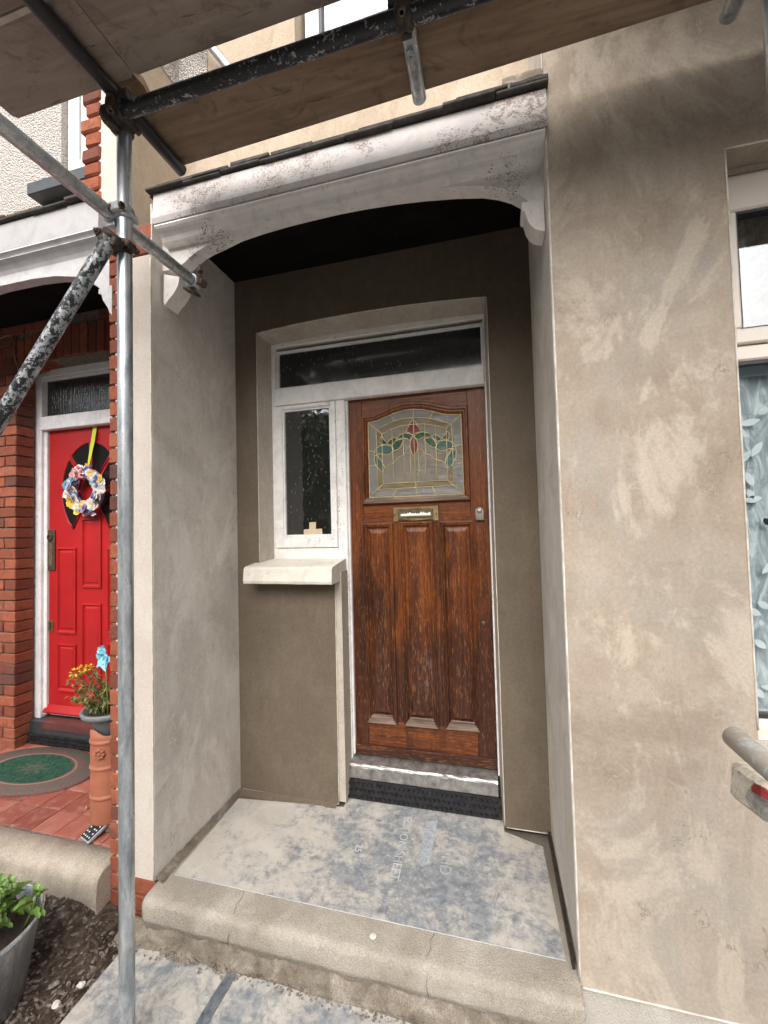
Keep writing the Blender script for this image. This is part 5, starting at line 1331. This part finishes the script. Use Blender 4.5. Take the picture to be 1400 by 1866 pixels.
for i in range(30):
    base = V((pc.x + rr.uniform(-.05, .05), pc.y + rr.uniform(-.05, .05), zr - .03))
    if i < 3: tip = tops[i]
    else: tip = base + V((rr.uniform(-.13, .10), rr.uniform(-.12, .08), rr.uniform(.08, .20)))
    mid = (base + tip) / 2 + V((rr.uniform(-.02, .02), rr.uniform(-.02, .02), .03))
    pts = [base * (1 - t) ** 2 + mid * 2 * t * (1 - t) + tip * t * t for t in [k / 6 for k in range(7)]]
    gs.sweep(pts, .0028, 5)
    for t in range(26):
        f = rr.uniform(.2, 1); q = base * (1 - f) ** 2 + mid * 2 * f * (1 - f) + tip * f * f
        leaf(gl_ if rr.random() < .72 else gd, q, (rr.uniform(-1, 1), rr.uniform(-1, 1), rr.uniform(-.1, .9)), rr.uniform(.024, .05), .011)
    if i < 3:
        for _ in range(16):
            d = V((rr.gauss(0, 1), rr.gauss(0, 1), rr.gauss(0, 1) + .5)).normalized(); q = tip + d * .012; leaf(gy, q, d, .016, .014, .1)
gs.build('stem', 'weed', wf); gl_.build('foliage', 'leaf_dark', wf); gd.build('dry_leaf', 'leaf_dry', wf); gy.build('bloom', 'yellow_petal', wf)
# blue artificial flower
bf = atY(193, 1195, .12); bft = thing('artificial_flower', 'light blue fabric flower on a stick standing in the grey pot', 'artificial flower', (bf.x, bf.y, zr - .03))
g = MB(); rr = random.Random(8)
for i in range(16):
    a = rr.uniform(0, 6.28); d = V((math.cos(a), -.6 + rr.uniform(-.3, .5), math.sin(a))); leaf(g, bf + V((rr.uniform(-.012, .012), 0, rr.uniform(-.035, .035))), d, rr.uniform(.035, .06), .045, .2, V((0, -1, .2)))
g.build('petals', 'blue_petal', bft)
MB().sweep([(bf.x + .005, bf.y + .01, zr - .04), (bf.x, bf.y, bf.z - .02)], .004, 6).build('stick', 'weed', bft)
# solar light
sl = atZ(158, 1532, NZ + .004); slt = thing('solar_light', 'black rectangular solar wall light with dotted LEDs lying on the red tiles', 'solar light', (sl.x, sl.y, NZ))
mt = Matrix.Translation((sl.x + .012, sl.y + .045, NZ + .032)) @ Matrix.Rotation(-.30, 4, 'Z') @ Matrix.Rotation(.42, 4, 'X')
MB().obox(mt, .085, .125, .020, .008, 2).build('case', 'steel_dull', slt)
MB().obox(mt @ Matrix.Translation((0, 0, .011)), .074, .112, .003, .001).build('face', 'solar_black', slt)
for a in range(4):
    for b in range(6):
        if 0 < a < 3 and 0 < b < 5 and (a + b) % 2: continue
        g = MB(); g.obox(mt @ Matrix.Translation((-.026 + a * .0173, -.044 + b * .0176, .0135)), .006, .006, .002, .0008); g.build('led', 'led_white', slt)
# ------------------------------------------------------------------ galvanised tub and plant bottom left
tc = V((-.392, -.43, -.18)); tr_ = .20; ztp = .105
tub = thing('metal_tub', 'weathered galvanised tub with rolled rim in the bottom left corner', 'tub', tuple(tc))
galv('tub_metal', (8, 8, 1))
MB().lathe([(0, .0), (tr_ * .74, 0), (tr_ * .96, ztp - tc.z - .03), (tr_ * 1.0, ztp - tc.z - .012), (tr_ * 1.03, ztp - tc.z), (tr_ * 1.0, ztp - tc.z + .010), (tr_ * .96, ztp - tc.z), (tr_ * .93, ztp - tc.z - .04)], tuple(tc), 56).build('tub_wall', 'tub_metal', tub)
MB().lathe([(0, ztp - tc.z - .045), (tr_ * .94, ztp - tc.z - .05)], tuple(tc), 40).build('soil', 'pot_soil', tub)
pt = thing('hydrangea_plant', 'bright green broad-leaved plant growing in the galvanised tub', 'plant', (tc.x, tc.y, ztp - .04))
rr = random.Random(15)
def bigleaf(g, p, d, L, wd):
    d = V(d).normalized(); s_ = d.cross(V((0, 0, 1))).normalized(); n_ = s_.cross(d).normalized(); rows = []
    for i in range(9):
        t = i / 8; wv = wd * (math.sin(math.pi * min(1, t * .96 + .04)) ** .75) * (1 - .25 * t); c = p + d * L * t + n_ * (.10 * L * math.sin(math.pi * t)) - V((0, 0, 1)) * L * .35 * t * t
        sr = .0025 * (1 if i % 2 else -1)
        rows.append([c - s_ * (wv / 2 + sr) + n_ * wv * .22, c - s_ * wv * .25 + n_ * wv * .07, c, c + s_ * wv * .25 + n_ * wv * .07, c + s_ * (wv / 2 + sr) + n_ * wv * .22])
    g.grid(rows, True)
for s_ in range(13):
    bx, by = tc.x + rr.uniform(-.06, .14), tc.y + rr.uniform(-.06, .13); hz = rr.uniform(.06, .15)
    base = V((bx, by, ztp - .05)); tip = base + V((rr.uniform(-.02, .05), rr.uniform(-.02, .05), hz + .05))
    g = MB(); g.sweep([base, (base + tip) / 2 + V((.006, .004, 0)), tip], .004, 6); g.build('stem', 'weed', pt)
    for lv in range(3):
        for q in range(2):
            a = lv * 1.57 / 1.2 + q * math.pi + rr.uniform(-.3, .3); L = rr.uniform(.05, .085) * (1.0 - lv * .14)
            g = MB(); bigleaf(g, base + (tip - base) * (.45 + .27 * lv), (math.cos(a), math.sin(a), .35 + .3 * lv), L * 1.1, L * .52); g.build('leaf', 'leaf_fresh', pt)
# debris
rr = random.Random(41); g = MB()
for i in range(1500):
    x = rr.uniform(-.75, .06); y = rr.uniform(-.75, -.06) ; r = rr.uniform(.0025, .009) * (1 if rr.random() < .9 else 1.8)
    g.ico((x, y, -.192 + soil_h(x, y) + .105 * max(0, min(1, (y + .34) / .26)) ** 1.5 * max(0, min(1, (-.12 - x) / .2))), r, 1, (rr.uniform(.8, 2.6), rr.uniform(.6, 1.2), rr.uniform(.3, .7)), r * .25, Matrix.Rotation(rr.uniform(0, 6.28), 4, 'Z'))
stuff(g.build('chippings', 'chips'), 'scattered bark and stone chippings on the soil')
g = MB()
for i in range(420):
    x = rr.uniform(-.1, 1.75); y = rr.gauss(-.118, .014); r = rr.uniform(.002, .006)
    g.ico((x, y, -.158), r, 1, (1.2, 1, .6), r * .3)
stuff(g.build('crumbs', 'concrete_rough'), 'mortar crumbs along the foot of the step')
g = MB()
for i in range(420):
    x = rr.uniform(.10, 1.68); y = rr.uniform(.07, .64); r = rr.uniform(.0008, .0024) * (1 if rr.random() < .93 else 1.8)
    g.ico((x, y, .0052 + r * .3), r, 1, (1.2, 1, .7), r * .3)
stuff(g.build('plaster_crumbs', 'concrete_pale'), 'plaster crumbs scattered on the porch floor sheet')
for i, (u, v) in enumerate(((148, 1795), (103, 1830), (118, 1744), (177, 1675))):
    p = atZ(u, v, -.18); g = MB(); g.ico(tuple(p), .013, 2, (1.3, 1, .6), .0022)
    tag(g.build('pebble', 'white_stone'), ['white pebble on the soil just left of the upright pole', 'white pebble on the soil nearest the bottom edge', 'white pebble on the soil beside the tub rim', 'white pebble among weeds at the foot of the kerb'][i], 'pebble', 'white pebbles on the soil')
# weeds
def weed(u, v, n, lab, sz=1.0):
    p = atZ(u, v, -.185); t = thing('weed', lab, 'weed', tuple(p), 'weeds at the foot of the kerb'); g = MB()
    for i in range(n):
        a = rr.uniform(0, 6.28); q = p + V((rr.uniform(-.05, .05), rr.uniform(-.02, .02), rr.uniform(0, .012)))
        leaf(g, q, (math.cos(a), math.sin(a), rr.uniform(.3, 1.5)), rr.uniform(.014, .030) * sz, .014 * sz, .3)
    g.build('foliage', 'weed', t)
    g = MB()
    for i in range(5):
        a = rr.uniform(0, 6.28); g.sweep([p, p + V((math.cos(a) * .03, math.sin(a) * .02, .03)), p + V((math.cos(a) * .07, math.sin(a) * .04, .025))], .0014, 4)
    g.build('stem', 'leaf_dry', t)
weed(95, 1655, 60, 'low green weeds left of the kerb centre'); weed(198, 1668, 60, 'low green weeds beside the foot of the steel pole'); weed(150, 1672, 26, 'thin dry weed tuft in the middle of the kerb foot'); weed(482, 1752, 12, 'tiny moss tuft under the concrete step', .5)
lf = atZ(155, 1470, NZ + .01); g = MB(); leaf(g, lf, (1, -.6, .1), .035, .016); tag(g.build('fallen_leaf', 'leaf_dry'), 'small dry leaf lying on the red tiles', 'leaf')

# ------------------------------------------------------------------ across the street (seen only mirrored in the glass)
def far_house(x0, x1, mat, lab):
    fh = thing('terraced_house', lab, 'house', ((x0 + x1) / 2, -17, -.3))
    MB().box(x0, x1, -22, -17, -.3, 5.6).build('wall', mat, fh)
    MB().prismx([(-16.6, 5.5), (-19.5, 8.4), (-22.4, 5.5)], x0, x1).build('roof', 'far_roof', fh)
    n = int((x1 - x0) / 3)
    for i in range(n):
        for z in (.6, 3.4):
            g = MB(); a = x0 + .9 + i * 3.0; g.box(a, a + 1.4, -17.02, -16.9, z, z + 1.5); g.build('window', 'glass_dark', fh)
far_house(-9, 13, 'far_render', 'pale rendered terrace across the street behind the photographer')
far_house(-33, -9.2, 'far_brick', 'red brick terrace across the street to the west of the pale one')
far_house(13.2, 37, 'far_brick', 'red brick terrace across the street to the east of the pale one')
def tree(x, y, h, r, n, seed, lab):
    rr = random.Random(seed); t = thing('garden_tree', lab, 'tree', (x, y, -.3))
    MB().sweep([(x, y, -.3), (x + .05, y, h * .35), (x - .03, y + .05, h * .7)], .1, 8, rads=[.12, .09, .05]).build('trunk', 'bark', t)
    g = MB()
    for i in range(n):
        d = V((rr.gauss(0, 1), rr.gauss(0, 1), rr.gauss(0, 1))).normalized() * (rr.random() ** .4)
        c = V((x, y, h * .55)) + V((d.x * r, d.y * r, d.z * h * .45))
        if mnoise.noise(c * 1.3) < -.15: continue
        leaf(g, c, (rr.uniform(-1, 1), rr.uniform(-1, 1), rr.uniform(-.6, .8)), rr.uniform(.14, .28), .12)
    g.build('crown', 'leaf_tree', t)
tree(-2.4, -5.3, 4.6, 1.5, 5000, 1, 'bushy garden tree at the left of the front garden, behind the photographer')
tree(-1.3, -8.5, 7.0, 1.9, 4500, 2, 'tall street tree behind the photographer')
